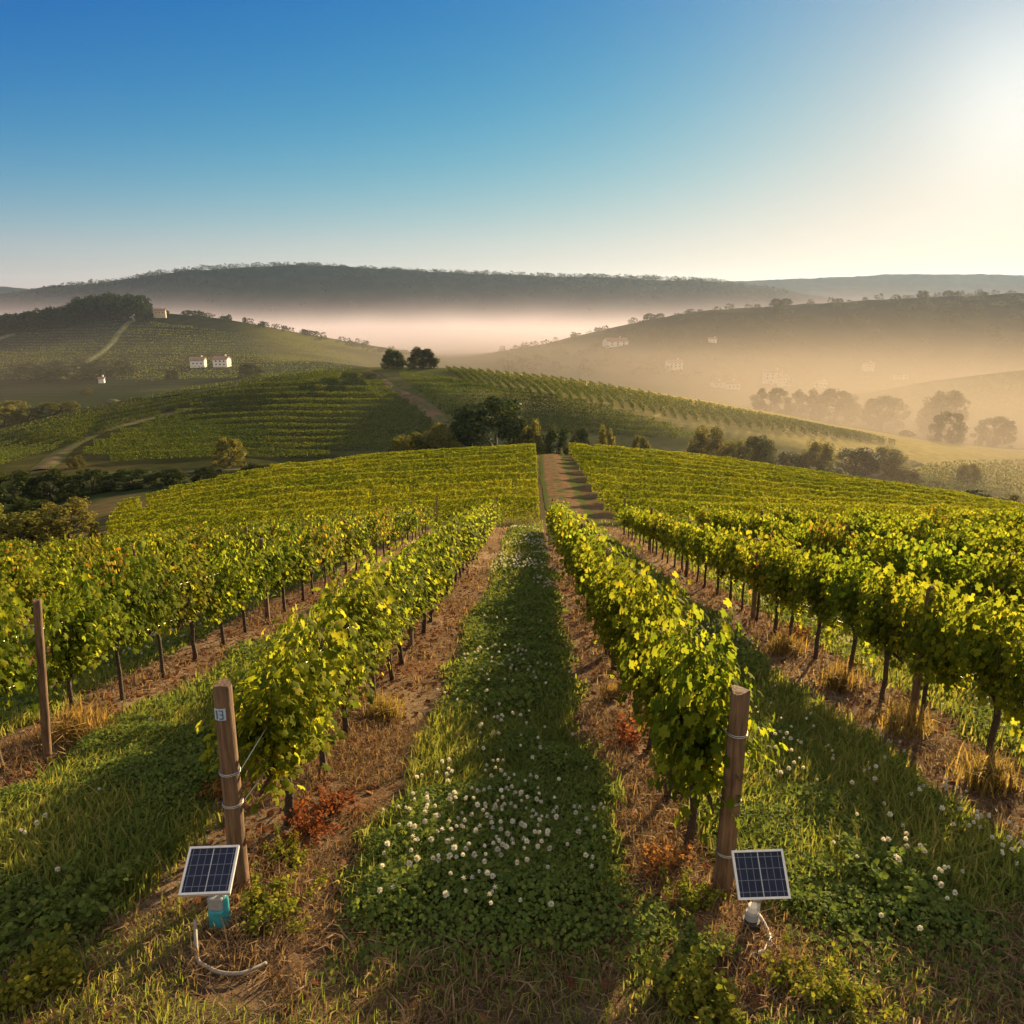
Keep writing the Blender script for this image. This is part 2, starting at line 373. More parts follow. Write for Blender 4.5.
def cellmat():
    m, t, o = newmat('solar_cells')
    tc = N(t, 'ShaderNodeTexCoord'); sp = N(t, 'ShaderNodeSeparateXYZ'); t.links.new(tc.outputs['Object'], sp.inputs[0])
    def line(sock, n, off, w):
        a = N(t, 'ShaderNodeMath', operation='MULTIPLY_ADD'); a.inputs[1].default_value = n; a.inputs[2].default_value = off
        t.links.new(sock, a.inputs[0]); f = N(t, 'ShaderNodeMath', operation='FRACT'); t.links.new(a.outputs[0], f.inputs[0])
        p = N(t, 'ShaderNodeMath', operation='PINGPONG'); p.inputs[1].default_value = .5; t.links.new(f.outputs[0], p.inputs[0])
        l = N(t, 'ShaderNodeMath', operation='LESS_THAN'); l.inputs[1].default_value = w; t.links.new(p.outputs[0], l.inputs[0]); return l.outputs[0]
    a = line(sp.outputs[0], 8/.34, 4, .05); b = line(sp.outputs[1], 5/.34, 2.5, .035); c = line(sp.outputs[0], 2/.34, 1, .02); d = line(sp.outputs[0], 24/.34, 0, .06)
    ns = N(t, 'ShaderNodeTexNoise'); ns.inputs['Scale'].default_value = 22; t.links.new(tc.outputs['Object'], ns.inputs['Vector'])
    col = ramp(t, ns.outputs[0], [(.3, (.006, .011, .032)), (.7, (.011, .019, .052))])
    col = mixc(t, d, col, (.014, .02, .04)); col = mixc(t, a, col, (.13, .14, .17)); col = mixc(t, b, col, (.11, .12, .15)); col = mixc(t, c, col, (.36, .37, .38))
    p = N(t, 'ShaderNodeBsdfPrincipled'); p.inputs['Roughness'].default_value = .3; p.inputs['Specular IOR Level'].default_value = .18; t.links.new(col, p.inputs['Base Color']); t.links.new(p.outputs[0], o.inputs[0]); return m
M['cells'] = cellmat()
def groundmat():
    m, t, o = newmat('ground_soil')
    at = N(t, 'ShaderNodeAttribute', attribute_name='albedo'); rg = N(t, 'ShaderNodeAttribute', attribute_name='nearness')
    g = N(t, 'ShaderNodeNewGeometry')
    def noise(sc, det=6, rough=.6):
        n = N(t, 'ShaderNodeTexNoise'); n.inputs['Scale'].default_value = sc; n.inputs['Detail'].default_value = det; n.inputs['Roughness'].default_value = rough
        t.links.new(g.outputs['Position'], n.inputs['Vector']); return n.outputs[0]
    n1 = noise(9, 8, .7); n2 = noise(55, 5, .7); n3 = noise(.35, 6, .65); n4 = noise(.02, 7, .65)
    near = mixc(t, 1, ramp(t, n1, [(.25, (.45, .42, .4)), (.5, (1, 1, 1)), (.75, (1.6, 1.5, 1.35))]), ramp(t, n2, [(.3, (.55, .55, .55)), (.7, (1.5, 1.45, 1.4))]), 'MULTIPLY')
    far = mixc(t, 1, ramp(t, n3, [(.3, (.72, .74, .72)), (.7, (1.25, 1.2, 1.15))]), ramp(t, n4, [(.3, (.7, .72, .72)), (.7, (1.25, 1.2, 1.15))]), 'MULTIPLY')
    md = mixc(t, rg.outputs['Fac'], far, near)
    c = mixc(t, 1, at.outputs['Color'], md, 'MULTIPLY')
    p = N(t, 'ShaderNodeBsdfPrincipled'); p.inputs['Roughness'].default_value = .95; p.inputs['Specular IOR Level'].default_value = 0
    t.links.new(c, p.inputs['Base Color'])
    b = N(t, 'ShaderNodeBump'); b.inputs['Distance'].default_value = .05; t.links.new(rg.outputs['Fac'], b.inputs['Strength'])
    ad = N(t, 'ShaderNodeMath', operation='ADD'); t.links.new(n1, ad.inputs[0]); t.links.new(n2, ad.inputs[1]); t.links.new(ad.outputs[0], b.inputs['Height'])
    t.links.new(b.outputs[0], p.inputs['Normal']); t.links.new(p.outputs[0], o.inputs[0]); return m
M['ground'] = groundmat()

# ------------------------------------------------------------------ ground sheet
CLEAR = [(-1.55, 4.12, .5), (1.42, 4.12, .5)]
def near_zone(x, y):
    """grass amount 0..1 in the rows' lanes"""
    t = rowt(x, y); fr = t-np.floor(t)
    n = fbm(x*.9, y*.9, 3, 41)*.10 + fbm(x*3, y*3, 2, 42)*.05
    lane = np.floor(t)
    c = np.where(lane == 0, .53, np.where(lane == 1, .42, .45)); hw = np.where(lane == 0, .265, np.where(lane == 1, .36, .30))
    gq = sstep(hw+.05, hw-.06, np.abs(fr-c)+n)
    head = sstep(4.9, 4.2, y+fbm(x*1.1, y*1.1, 3, 46)*.8)
    hg = sstep(.0, .35, fbm(x*.8+3, y*.8, 4, 47)+.12)
    gq = gq*(1-head)+head*np.maximum(hg*.6, gq*.3)
    for cx, cy_, rr in CLEAR: gq = gq*sstep(rr*.6, rr*1.3, np.hypot(x-cx, (y-cy_)*.8)+.12*fbm(x*4, y*4, 2, 49))
    end = sstep(42, 47, y)
    return np.clip(gq*(1-end)+end*.3, 0, 1)
def albedo(x, y):
    r = np.hypot(x, y); u = 512+F*x/np.maximum(y, 1)
    def c(*v): return np.array(v)[None]
    def mx(A, B, w): return A*(1-w[:, None])+B*w[:, None]
    gz = near_zone(x, y)
    soil = mx(np.repeat(c(.18, .13, .083), len(x), 0), c(.29, .22, .145), sstep(-.2, .5, fbm(x*.7, y*.7, 4, 51)))
    soil = mx(soil, c(.21, .11, .055), sstep(.15, .5, fbm(x*.8+9, y*.8, 3, 52))*.6)
    A = mx(soil, c(.11, .13, .04), gz)
    mid = mx(np.repeat(c(.07, .075, .03), len(x), 0), c(.12, .09, .05), sstep(-.3, .4, fbm(x/6, y/6, 3, 53)))
    A = mx(A, mid, sstep(42, 50, r))
    val = mx(np.repeat(c(.026, .04, .016), len(x), 0), c(.05, .054, .024), sstep(0, .5, fbm(x/25, y/25, 4, 54)))
    A = mx(A, val, sstep(112, 125, r))
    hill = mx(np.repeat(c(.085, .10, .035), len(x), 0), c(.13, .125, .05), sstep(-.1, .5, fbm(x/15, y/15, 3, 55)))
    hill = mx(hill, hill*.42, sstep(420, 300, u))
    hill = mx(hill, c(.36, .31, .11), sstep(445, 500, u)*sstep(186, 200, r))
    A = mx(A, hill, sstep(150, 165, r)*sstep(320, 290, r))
    # cultivated far slopes with faint rows
    st = .5+.5*np.sin((x*.35+y*.93)/6.0*2*np.pi/2.2)
    vy = mx(np.repeat(c(.014, .025, .012), len(x), 0), c(.03, .039, .019), st)
    vy = mx(vy, vy*.62, sstep(-.05, .05, fbm(x/90+7, y/150, 1, 59)))
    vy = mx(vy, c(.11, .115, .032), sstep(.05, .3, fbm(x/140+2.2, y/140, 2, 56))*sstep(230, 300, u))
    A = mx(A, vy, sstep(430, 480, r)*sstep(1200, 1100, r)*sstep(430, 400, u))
    A = mx(A, mx(vy*0+c(.06, .072, .025), c(.035, .05, .018), st), sstep(430, 470, r)*sstep(640, 600, r)*sstep(800, 840, u))
    fo = mx(np.repeat(c(.010, .021, .018), len(x), 0), c(.022, .034, .024), sstep(-.2, .5, fbm(x/30, y/30, 3, 57)))
    fo = mx(fo, c(.06, .07, .03), (sstep(.25, .4, fbm(x/160, y/160, 3, 58))*.5)*sstep(1250, 1100, r))
    A = mx(A, fo, forest_mask(x, y))
    return A
def polar(azs, rs):
    A, Rr = np.meshgrid(azs, rs, indexing='xy')
    x = Rr*np.sin(A); y = Rr*np.cos(A); z = H(x, y)
    n, m = A.shape
    V = np.stack([x.ravel(), y.ravel(), z.ravel()], 1)
    i = np.arange(n*m).reshape(n, m); j = np.roll(i, -1, 1)
    Q = np.stack([i[:-1].ravel(), j[:-1].ravel(), j[1:].ravel(), i[1:].ravel()], 1)[:, ::-1]
    return V, Q, i
azs = np.concatenate([np.arange(-180, -70, 4), np.arange(-70, -36, .6), np.arange(-36, 36, .13), np.arange(36, 70, .6), np.arange(70, 180, 4)])*math.pi/180
rs = np.geomspace(.8, 5900, 700)
V, Q, I = polar(azs, rs)
V = np.vstack([V, [[0, 0, float(H(np.array([0.]), np.array([.01]))[0])]]])
T = np.stack([I[0], np.roll(I[0], -1), np.full(len(I[0]), len(V)-1)], 1)
me = mesh_np('ground', V, [Q, T], True)
ca = me.color_attributes.new('albedo', 'FLOAT_COLOR', 'POINT')
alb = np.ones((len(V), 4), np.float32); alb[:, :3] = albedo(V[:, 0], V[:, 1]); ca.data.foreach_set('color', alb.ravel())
na = me.attributes.new('nearness', 'FLOAT', 'POINT'); na.data.foreach_set('value', sstep(60, 20, np.hypot(V[:, 0], V[:, 1])).astype(np.float32))
link('ground', me, mat=M['ground'], kind='structure')

# tracks: draped strips
def track(name, pts, w, col, lift):
    P = [Vector(p) for p in pts]; C = []
    for a, b in zip(P[:-1], P[1:]):
        n = max(2, int((b-a).length/max(.6, w*.4)))
        C += [a.lerp(b, i/n) for i in range(n)]
    C.append(P[-1])
    C = np.array([c[:] for c in C]); 
    for _ in range(6): C[1:-1] = (C[:-2]+2*C[1:-1]+C[2:])/4
    tg = np.gradient(C[:, :2], axis=0); tg /= np.linalg.norm(tg, axis=1)[:, None]; nr = np.stack([tg[:, 1], -tg[:, 0]], 1)
    k = 7; rows = []
    for s in np.linspace(-.5, .5, k):
        wob = 1+.18*fbm(C[:, 0]/3+s*9, C[:, 1]/3, 2, 61)
        xy = C[:, :2]+nr*(w*s*wob)[:, None]; rows.append(np.column_stack([xy, H(xy[:, 0], xy[:, 1])+lift*(1-1.5*abs(s))]))
    across = np.tile(np.abs(np.linspace(-1, 1, k)), len(C)).astype(np.float32)
    V = np.stack(rows, 1).reshape(-1, 3); n = len(C); i = np.arange(n*k).reshape(n, k)
    Q = np.stack([i[:-1, :-1].ravel(), i[:-1, 1:].ravel(), i[1:, 1:].ravel(), i[1:, :-1].ravel()], 1)
    me = mesh_np(name, V, Q, True)
    aa = me.attributes.new('across', 'FLOAT', 'POINT'); aa.data.foreach_set('value', across)
    m, t, o = newmat(name+'_earth'); at = N(t, 'ShaderNodeAttribute', attribute_name='across'); g = N(t, 'ShaderNodeNewGeometry')
    ns = N(t, 'ShaderNodeTexNoise'); ns.inputs['Scale'].default_value = 2.2 if lift < .2 else .3; ns.inputs['Detail'].default_value = 8; t.links.new(g.outputs['Position'], ns.inputs['Vector'])
    c = ramp(t, ns.outputs[0], [(.3, tuple(x*.65 for x in col)), (.7, tuple(x*1.3 for x in col))])
    n2 = N(t, 'ShaderNodeTexNoise'); n2.inputs['Scale'].default_value = .9 if lift < .2 else .12; n2.inputs['Detail'].default_value = 7; n2.inputs['Roughness'].default_value = .7; t.links.new(g.outputs['Position'], n2.inputs['Vector'])
    edge = ramp(t, at.outputs['Fac'], [(0, (.07, .07, .07)), (.3, (.0, .0, .0)), (.6, (.0, .0, .0)), (.95, (.3, .3, .3))])
    ad = N(t, 'ShaderNodeMath', operation='ADD'); t.links.new(edge, ad.inputs[0]); t.links.new(n2.outputs[0], ad.inputs[1])
    c = mixc(t, ramp(t, ad.outputs[0], [(.48, (0, 0, 0)), (.64, (1, 1, 1))]), c, (.075, .09, .028))
    p = N(t, 'ShaderNodeBsdfPrincipled'); p.inputs['Roughness'].default_value = 1; p.inputs['Specular IOR Level'].default_value = 0; t.links.new(c, p.inputs['Base Color']); t.links.new(p.outputs[0], o.inputs[0])
    return link(name, me, mat=m, kind='structure')
track('dirt_path', [ground(585, 545), ground(570, 515), ground(560, 490), ground(554, 470), pix(551, 456, 111)], 3.1, (.17, .105, .060), .14)
track('hill_track', [pix(366, 371, 266), ground(385, 383), ground(412, 400), ground(440, 420), ground(455, 440)], 4.6, (.15, .105, .06), .25)
track('valley_track', [ground(40, 470), ground(62, 452), ground(90, 436), ground(150, 418), ground(215, 402)], 4.2, (.11, .088, .05), .3)
track('foot_track', [ground(90, 474), ground(170, 474), ground(240, 470), ground(330, 464)], 3.5, (.10, .082, .046), .3)
track('slope_track', [pix(133, 319, 880), ground(118, 335), ground(95, 357), ground(60, 380)], 7, (.16, .16, .10), 1.2)
track('slope_track', [ground(25, 326), ground(10, 336), ground(-20, 345)], 11, (.15, .15, .10), 1.2)
track('valley_road', [ground(112, 401), ground(150, 398), ground(240, 386)], 5, (.11, .10, .065), .8)
track('valley_road', [ground(860, 478), ground(885, 470), ground(915, 462)], 4, (.26, .2, .13), .4)

# ------------------------------------------------------------------ leaf clouds
def rot_basis(nrm, roll):
    n = nrm/np.linalg.norm(nrm, axis=1)[:, None]
    a = np.where(np.abs(n[:, 2:3]) < .9, np.array([[0, 0, 1.]]), np.array([[1., 0, 0]]))
    t = np.cross(a, n); t /= np.linalg.norm(t, axis=1)[:, None]; b = np.cross(n, t)
    c, s = np.cos(roll)[:, None], np.sin(roll)[:, None]
    return t*c+b*s, -t*s+b*c, n
def place(tv, P, X, Y, Z, sc):
    """template verts tv (k,3) to every P -> (n*k,3)"""
    sc = sc[:, None, None]
    return (P[:, None]+sc*(tv[None, :, 0:1]*X[:, None]+tv[None, :, 1:2]*Y[:, None]+tv[None, :, 2:3]*Z[:, None])).reshape(-1, 3)
def lobed():
    a = [0, 26, 48, 78, 108, 150, 172]; r = [1.0, .66, .95, .60, .86, .74, .30]
    ang = a+[360-x for x in a[:0:-1]]; rad = r+r[:0:-1]
    v = [(0, 0, .06)]+[(q*math.sin(R(p)), q*math.cos(R(p)), -.22*q*q+.05*math.sin(p)) for p, q in zip(ang, rad)]
    n = len(ang); return np.array(v)*.5, np.array([(0, 1+(i+1) % n, 1+i) for i in range(n)])
def simple():
    v = np.array([(0, .5, -.1), (.46, .12, -.08), (.28, -.42, -.06), (-.28, -.42, -.06), (-.46, .12, -.08), (0, 0, .06)])
    return v, np.array([(5, (i+1) % 5, i) for i in range(5)])
QUAD = (np.array([(0, .55, 0), (.45, 0, .08), (0, -.5, 0), (-.45, 0, .08)]), np.array([(0, 3, 2, 1)]))
LOB, SIM = lobed(), simple()
BLADE = (np.array([(-.05, 0, 0), (.05, 0, 0), (.035, .6, .12), (-.035, .6, .12), (0, 1, .4)]), None)
def cloud(tpl, P, nrm, size, roll=None):
    n = len(P); roll = rng.uniform(0, 6.283, n) if roll is None else roll
    X, Y, Z = rot_basis(nrm, roll); tv, tf = tpl
    return place(tv, P, X, Y, Z, size), (tf[None]+(np.arange(n)*len(tv))[:, None, None]).reshape(-1, tf.shape[1])

def vine_leaves(n, L=1.25, top=1.72, width=.30, seed=0, low=.50):
    r = np.random.default_rng(seed); ns = 26
    base = np.stack([r.uniform(-L/2, L/2, ns), r.normal(0, .05, ns), r.uniform(.68, .85, ns)], 1)
    d = np.stack([r.normal(0, .20, ns), r.normal(0, .20, ns), r.uniform(.6, 1.05, ns)*(top-.75)], 1)
    droop = r.random(ns) < .38
    side = np.where(r.random(ns) < .5, 1, -1)
    i = r.integers(0, ns, n); t = r.random(n)**.8
    P = base[i]+d[i]*t[:, None]
    k = droop[i]*np.maximum(0, t-.25)**1.6
    P[:, 1] += side[i]*k*.42; P[:, 2] -= k*r.uniform(.5, 1.2, n)
    P += r.normal(0, 1, (n, 3))*np.array([.10, .085, .075])
    P[:, 1] = np.clip(P[:, 1], -width*1.45, width*1.45)
    P[:, 2] = np.maximum(P[:, 2], low+.2*r.random(n)); P[:, 2] -= (.50-low)*1.4*np.clip(1.1-P[:, 2], 0, .6)
    nr = np.stack([r.normal(0, .45, n), np.sign(P[:, 1]+r.normal(0, .06, n))*r.uniform(.35, 1.2, n), r.uniform(-.1, 1.0, n)], 1)
    return P, nr, r
VINE_VARS = []
def vine_meshes(tag_, mat, seed, near, low=.50):
    random.seed(seed)
    n = int((1650 if near else 900)*(1.15 if low < .5 else 1))
    P, nr, r = vine_leaves(n, seed=seed, low=low)
    sz = r.uniform(.065, .135, n) if near else r.uniform(.08, .145, n)
    global rng; keep = rng; rng = r
    Vv, Ff = cloud(LOB if near else SIM, P, nr, sz); rng = keep
    fol = mesh_np('foliage', Vv, Ff, False); fol.materials.append(mat)
    b = MB(); x = random.uniform(-.05, .05)
    tr = [(x*1.5, .02, -.12), (x*.5+random.uniform(-.02, .02), 0, .12), (x+random.uniform(-.03, .03), random.uniform(-.02, .02), .35), (x, 0, .56), (x*.3, 0, .72)]
    b.tube(tr, [.05, .038, .032, .034, .028], 8 if near else 6, jit=.18)
    trunk = b.mesh('trunk', M['bark'])
    c = MB()
    for s in (-1, 1):
        c.tube([(x*.3, 0, .70), (s*.2, .01, .77), (s*.42, -.01, .78), (s*.6, 0, .77)], [.024, .02, .016, .008], 6, jit=.15)
    if near:
        for k in range(14):
            x0 = random.uniform(-.55, .55); dx, dy = random.gauss(0, .14), random.gauss(0, .1); h = random.uniform(.5, .85)
            c.tube([(x0, 0, .76), (x0+dx*.4, dy*.6, .76+h*.5), (x0+dx, dy, .76+h)], [.007, .005, .003], 4, False)
    arms = c.mesh('cordon', M['bark'])
    VINE_VARS.append((tag_, near, fol, trunk, arms, low))
for s in range(5): vine_meshes('leafy green', M['vine'], 100+s, True)
for s in range(3): vine_meshes('yellow-tinged', M['vine_yellow'], 120+s, True)
for s in range(4): vine_meshes('leafy green', M['vine'], 140+s, False)
for s in range(3): vine_meshes('yellow-tinged', M['vine_yellow'], 160+s, False)
for s in range(2): vine_meshes('rust-flecked', M['vine_rust'], 180+s, False)
for s in range(4): vine_meshes('leafy green', M['vine'], 200+s, True, .40)
vine_meshes('yellow-tinged', M['vine_yellow'], 210, True, .40)
for s in range(3): vine_meshes('leafy green', M['vine'], 220+s, False, .40)
vine_meshes('yellow-tinged', M['vine_yellow'], 230, False, .40)
VN = [v for v in VINE_VARS if v[1]]; VF = [v for v in VINE_VARS if not v[1]]

# rows of the near field: (k, start, end)
def row_end(k):
    if k <= 0: return 41 - 1.4*max(0, -k)
    return 40 if k == 1 else 36-.3*(k-2)
SPACE = 1.12
cand = []
for k in range(-9, 13):
    y = {0: 5.85, 1: 5.32}.get(k, 5.3+.37*(k % 3)); e = row_end(k); idx = 0
    while y < e:
        x = ROW0+ROWS*k+SLANT*y+rng.normal(0, .03)
        u, v, f = proj(x, y, -3.06-.214*y-.1*max(0, -x-5)+1)
        if -90 < u < 1110 and v < 1100: cand.append((k, idx, x, y+rng.normal(0, .06), f)); idx += 1
        y += SPACE
# a few seen gaps in the second rows
def score(c):
    k, i, x, y, f = c
    hid = 1.0 if k in (0, 1) else (.95 if k in (-1, 2) else .55/(1+.12*abs(k)))
    return f/hid
cand.sort(key=score)
single = cand[:290]; rest = cand[290:]
rowname = {0: 'left edge row of the grassy lane', 1: 'right edge row of the grassy lane', -1: 'second row left of the grassy lane', 2: 'second row right of the grassy lane'}
def rname(k):
    if k in rowname: return rowname[k]
    return ordn(1-k)+' row left of the grassy lane' if k < 0 else ordn(k)+' row right of the grassy lane'
cnt = {}
for c in sorted(single, key=lambda c: (c[0], c[3])):
    k, idx, x, y, f = c
    cnt[k] = cnt.get(k, 0)+1
    pool = [p for p in (VN if f < 15 else VF) if (p[5] < .5) == (k in (0, 1))]
    if k in (0, 1) : w = [1.0 if p[0] == 'leafy green' else .45 for p in pool]
    else: w = [1 if p[0] == 'leafy green' else (.6 if p[0] == 'yellow-tinged' else (.5 if k < 0 else .15)) for p in pool]
    tag_, nr_, fol, trunk, arms, lw_ = random.choices(pool, w)[0]
    z = float(H(np.array([x]), np.array([y]))[0])
    o = thing('grape_vine', f'{tag_} grapevine, {ordn(cnt[k])} visible from the front, {rname(k)}', 'grapevine', (x, y, z), R(90)-SLANT+random.choice((0, math.pi)), 'grapevines in rows running away from the viewer')
    s = random.uniform(.9, 1.06)*(1-.18*min(1, max(0, y-10)/30))
    if k == 1 and cnt[k] == 1: s = 1.0
    o.scale = ((1, random.uniform(.9, 1.12), s) if k in (0, 1) else (random.uniform(.76, .96), random.uniform(.74, .98), s))
    link('trunk', trunk, o)
    ao = link('cordon', arms, o)
    fo = link('foliage', fol, o)
    fo.rotation_euler = (random.uniform(-.06, .06), 0, random.uniform(-.05, .05))

NEAR_LEAVES = 0
# all other vines: one stuff object
def hedge(Pts, per_m, leaf, h0, h1, wid, seed, lumps=1.1, gaps=False):
    """leaf quads along a polyline (m,3) lying on the ground"""
    r = np.random.default_rng(seed); Pts = np.asarray(Pts, float)
    d = np.linalg.norm(np.diff(Pts[:, :2], axis=0), axis=1); s = np.concatenate([[0], np.cumsum(d)]); Lt = s[-1]
    n = int(Lt*per_m)
    if n < 1: return np.zeros((0, 3)), np.zeros((0, 3)), np.zeros(0)
    q = r.random(n)*Lt
    q = q+(lumps*.16*np.sin(q*2*np.pi/lumps) if lumps > .01 else 0)          # gather round each stock
    q = np.clip(q, 0, Lt)
    P = np.stack([np.interp(q, s, Pts[:, i]) for i in range(2)], 1)
    i = np.clip(np.searchsorted(s, q)-1, 0, len(d)-1); tg = (Pts[i+1, :2]-Pts[i, :2])/d[i][:, None]
    nr = np.stack([tg[:, 1], -tg[:, 0]], 1)
    hm = h1*(1+.16*fbm(q/1.1+seed*7.7, q*0+.5, 2, seed)+.12*fbm(q/7.0+seed*3.1, q*0+.5, 2, seed+5))
    if gaps:
        kp = fbm(q/1.6+seed*5.3, q*0+3.5, 2, seed+9) > -.36
        q, P, i, tg, nr, hm = q[kp], P[kp], i[kp], tg[kp], nr[kp], hm[kp]; n = len(q)
    hh = h0+(hm-h0)*r.random(n)**.8
    off = r.normal(0, .5, n)*wid; off = np.clip(off, -wid, wid)
    xy = P+nr*off[:, None]
    z = H(xy[:, 0], xy[:, 1])+hh
    no = np.column_stack([nr*(np.sign(off)*r.uniform(.3, 1.2, n))[:, None]+r.normal(0, .35, (n, 2)), r.uniform(0, 1.1, n)])
    return np.column_stack([xy, z]), no, leaf*r.uniform(.7, 1.3, n)
HP, HN, HS = [], [], []
def add_hedge(*a, **k):
    p, n, s = hedge(*a, **k); HP.append(p); HN.append(n); HS.append(s)
for (k, idx, x, y, f) in rest:
    add_hedge([(x-.014, y-.6, 0), (x+.014, y+.6, 0)], 330, .12, .45, 1.55, .28, 1000+len(HP))
NEAR_LEAVES = sum(len(p) for p in HP)
# cross rows of the mid blocks, left and right of the path
sd_ = 2000
def path_x(y): return 3.8+(y-45)*(5.4-3.8)/63
for j in range(24):
    y = 47+j*6.9*(1-.012*j)
    if y > 113 and j > 12: continue
    xr = path_x(y)-2.2; d = y
    # left block: clipped to the visible left boundary
    ul = np.interp(y, [48, 85, 95, 105, 112], [90, 105, 190, 290, 400]); xl = (ul-512)/F*y*.99
    if y < 113 and xr-xl > 3:
        xs = np.linspace(xl, xr, int((xr-xl)/1.5)+2); ys = y+.012*(xs-xr)+.25*np.sin(xs/9+j)
        m_ = ys < np.interp(512+F*xs/ys, [60, 110, 200, 300, 390, 545], [82, 86, 96, 106, 110, 114])
        add_hedge(np.column_stack([xs, ys, xs*0]), 720*(60/(y+12)), .115*(y/60)**.6, .1, 1.6, .24, sd_, lumps=1e-6, gaps=True); sd_ += 1
    y2 = 40.5+j*6.3*(1-.010*j)
    xl = path_x(max(y2, 45))+2.3
    if y2 < 113:
        if y2 < 44: xl = 7.2
        xs = np.linspace(xl, y2*.86+6, 60); ys = y2-.10*(xs-xl)+.3*np.sin(xs/11+j)
        if y2 < 45: keep = xs > 6+max(0, 38-y2)*3; xs, ys = xs[keep], ys[keep]
        add_hedge(np.column_stack([xs, ys, xs*0]), 720*(60/(y2+12)), .115*(y2/60)**.6, .1, 1.6, .24, sd_, lumps=1e-6, gaps=True); sd_ += 1
BLOCK_LEAVES = sum(len(p) for p in HP)
# hill rows: contour lines on the left face
def imgline(pts, yh0, yh1, n=60):
    us = np.array([p[0] for p in pts], float); vs = np.array([p[1] for p in pts], float)
    u = np.linspace(us[0], us[-1], n); v = np.interp(u, us, vs)
    return np.array([list(ground(a, b, yh0, yh1))[:3] for a, b in zip(u, v)])
for j in range(13):                     # left face: level rows between the two tracks
    v = 379+6.6*j
    ul = np.interp(v, [374, 400, 430, 460], [300, 205, 125, 64])+3*(j % 2); ur = np.interp(v, [374, 383, 400, 420, 440, 462], [372, 380, 402, 428, 440, 440])
    if v > 452: ul, ur = 110, 330
    pl = imgline([(ul, v+3), ((ul+ur)/2, v-1.5), (ur, v)], 140, 285, 50); add_hedge(pl, 80, .28, .1, 1.8, .3, sd_, lumps=1e-6); sd_ += 1
pl = imgline([(0, 436), (60, 421), (110, 409), (200, 391), (300, 376), (352, 371)], 150, 275, 70)
add_hedge(pl, 14, .42, .2, 1.9, .9, sd_); sd_ += 1
for j in range(6):                      # left flank below the crest row
    us = np.linspace(-10, 275-38*j, 6); vs = np.interp(us, [-10, 0, 60, 110, 200, 300], [438, 435, 421, 410, 392, 377])+4+5.2*j*(1-us/700)
    pl = imgline(list(zip(us, vs)), 140, 285, 50); add_hedge(pl, 50, .28, .1, 1.6, .3, sd_, lumps=1e-6); sd_ += 1
for j in range(22):                     # vineyard rows on the far left hill
    v = 322+2.7*j; ur = np.interp(v, [322, 340, 360, 385], [170, 330, 360, 240]); ul = -15 if v > 330 else 95
    pl = imgline([(ul, v+2), ((ul+ur)/2, v), (ur, v+4)], 470, 960, 30); add_hedge(pl, 2.6, .8, .1, 1.9, .8, sd_, lumps=1e-6); sd_ += 1
for j in range(11):                     # right of the hill track, contour rows
    v = 378+5.6*j
    ul = np.interp(v, [374, 383, 400, 420, 440], [396, 404, 424, 448, 470]); ur = np.interp(v, [378, 392, 405, 420, 436], [455, 545, 610, 665, 700])
    if ur-ul < 15: continue
    pl = imgline([(ul, v-2), ((ul+ur)/2, v-1), (ur, v+5)], 140, 285, 50); add_hedge(pl, 60, .26, .1, 1.4, .24, sd_, lumps=1e-6); sd_ += 1
for j in range(42):                     # rows over the flat top of the hill, seen nearly end on
    f = j/41.0
    u0 = 446+395*f**1.08; v0 = np.interp(u0, [450, 545, 600, 700, 780, 850], [370, 379, 387, 406, 421.5, 437])
    u1 = u0+22+32*f; v1 = v0+8+17*math.sin(math.pi*min(1, .12+f*.85))**.8
    pl = imgline([(u0, v0), (u0+(u1-u0)*.45, v0+(v1-v0)*.3), (u0+(u1-u0)*.85, v0+(v1-v0)*.72), (u1, v1)], 140, 285, 26)
    add_hedge(pl, 60, .26, .1, 1.6, .24, sd_, lumps=1e-6, gaps=True); sd_ += 1
# far right block and right spur
for j in range(9):
    f = j/8.0; a = (905+15*f, 494-24*f); b = (1060, 497-33*f)
    add_hedge(imgline([a, b], 140, 260, 24), 10, .42, .2, 1.8, .5, sd_); sd_ += 1
for j in range(12):
    f = j/11.0; u0 = 845+185*f; v0 = np.interp(u0, [850, 940, 1024], [398, 383, 373])
    add_hedge(imgline([(u0, v0), (u0+8+10*f, v0+12)], 400, 575, 12), 6, .8, .2, 1.6, .6, sd_); sd_ += 1
for j in range(7):
    f = j/6.0; add_hedge(imgline([(930-20*f, 425-24*f), (1040, 412-26*f)], 350, 575, 20), 4, 1.0, .3, 2.4, 1.0, sd_); sd_ += 1
HP, HN, HS = np.vstack(HP), np.vstack(HN), np.concatenate(HS)
Vv, Ff = cloud(QUAD, HP, HN, HS)
print('hedge leaves', len(HP))
vm = mesh_np('vineyard_rows', Vv, Ff); vm.materials.append(M['vine_far']); vm.materials.append(M['vine_hill']); vm.materials.append(M['vine_block'])
ii = np.arange(len(vm.polygons)); vm.polygons.foreach_set('material_index', np.where(ii < NEAR_LEAVES, 0, np.where(ii < BLOCK_LEAVES, 2, 1)).astype(np.int32))
link('vineyard_rows', vm, kind='stuff', label='rows of green and yellowing grapevines covering the slopes beyond the near field', category='vineyard')

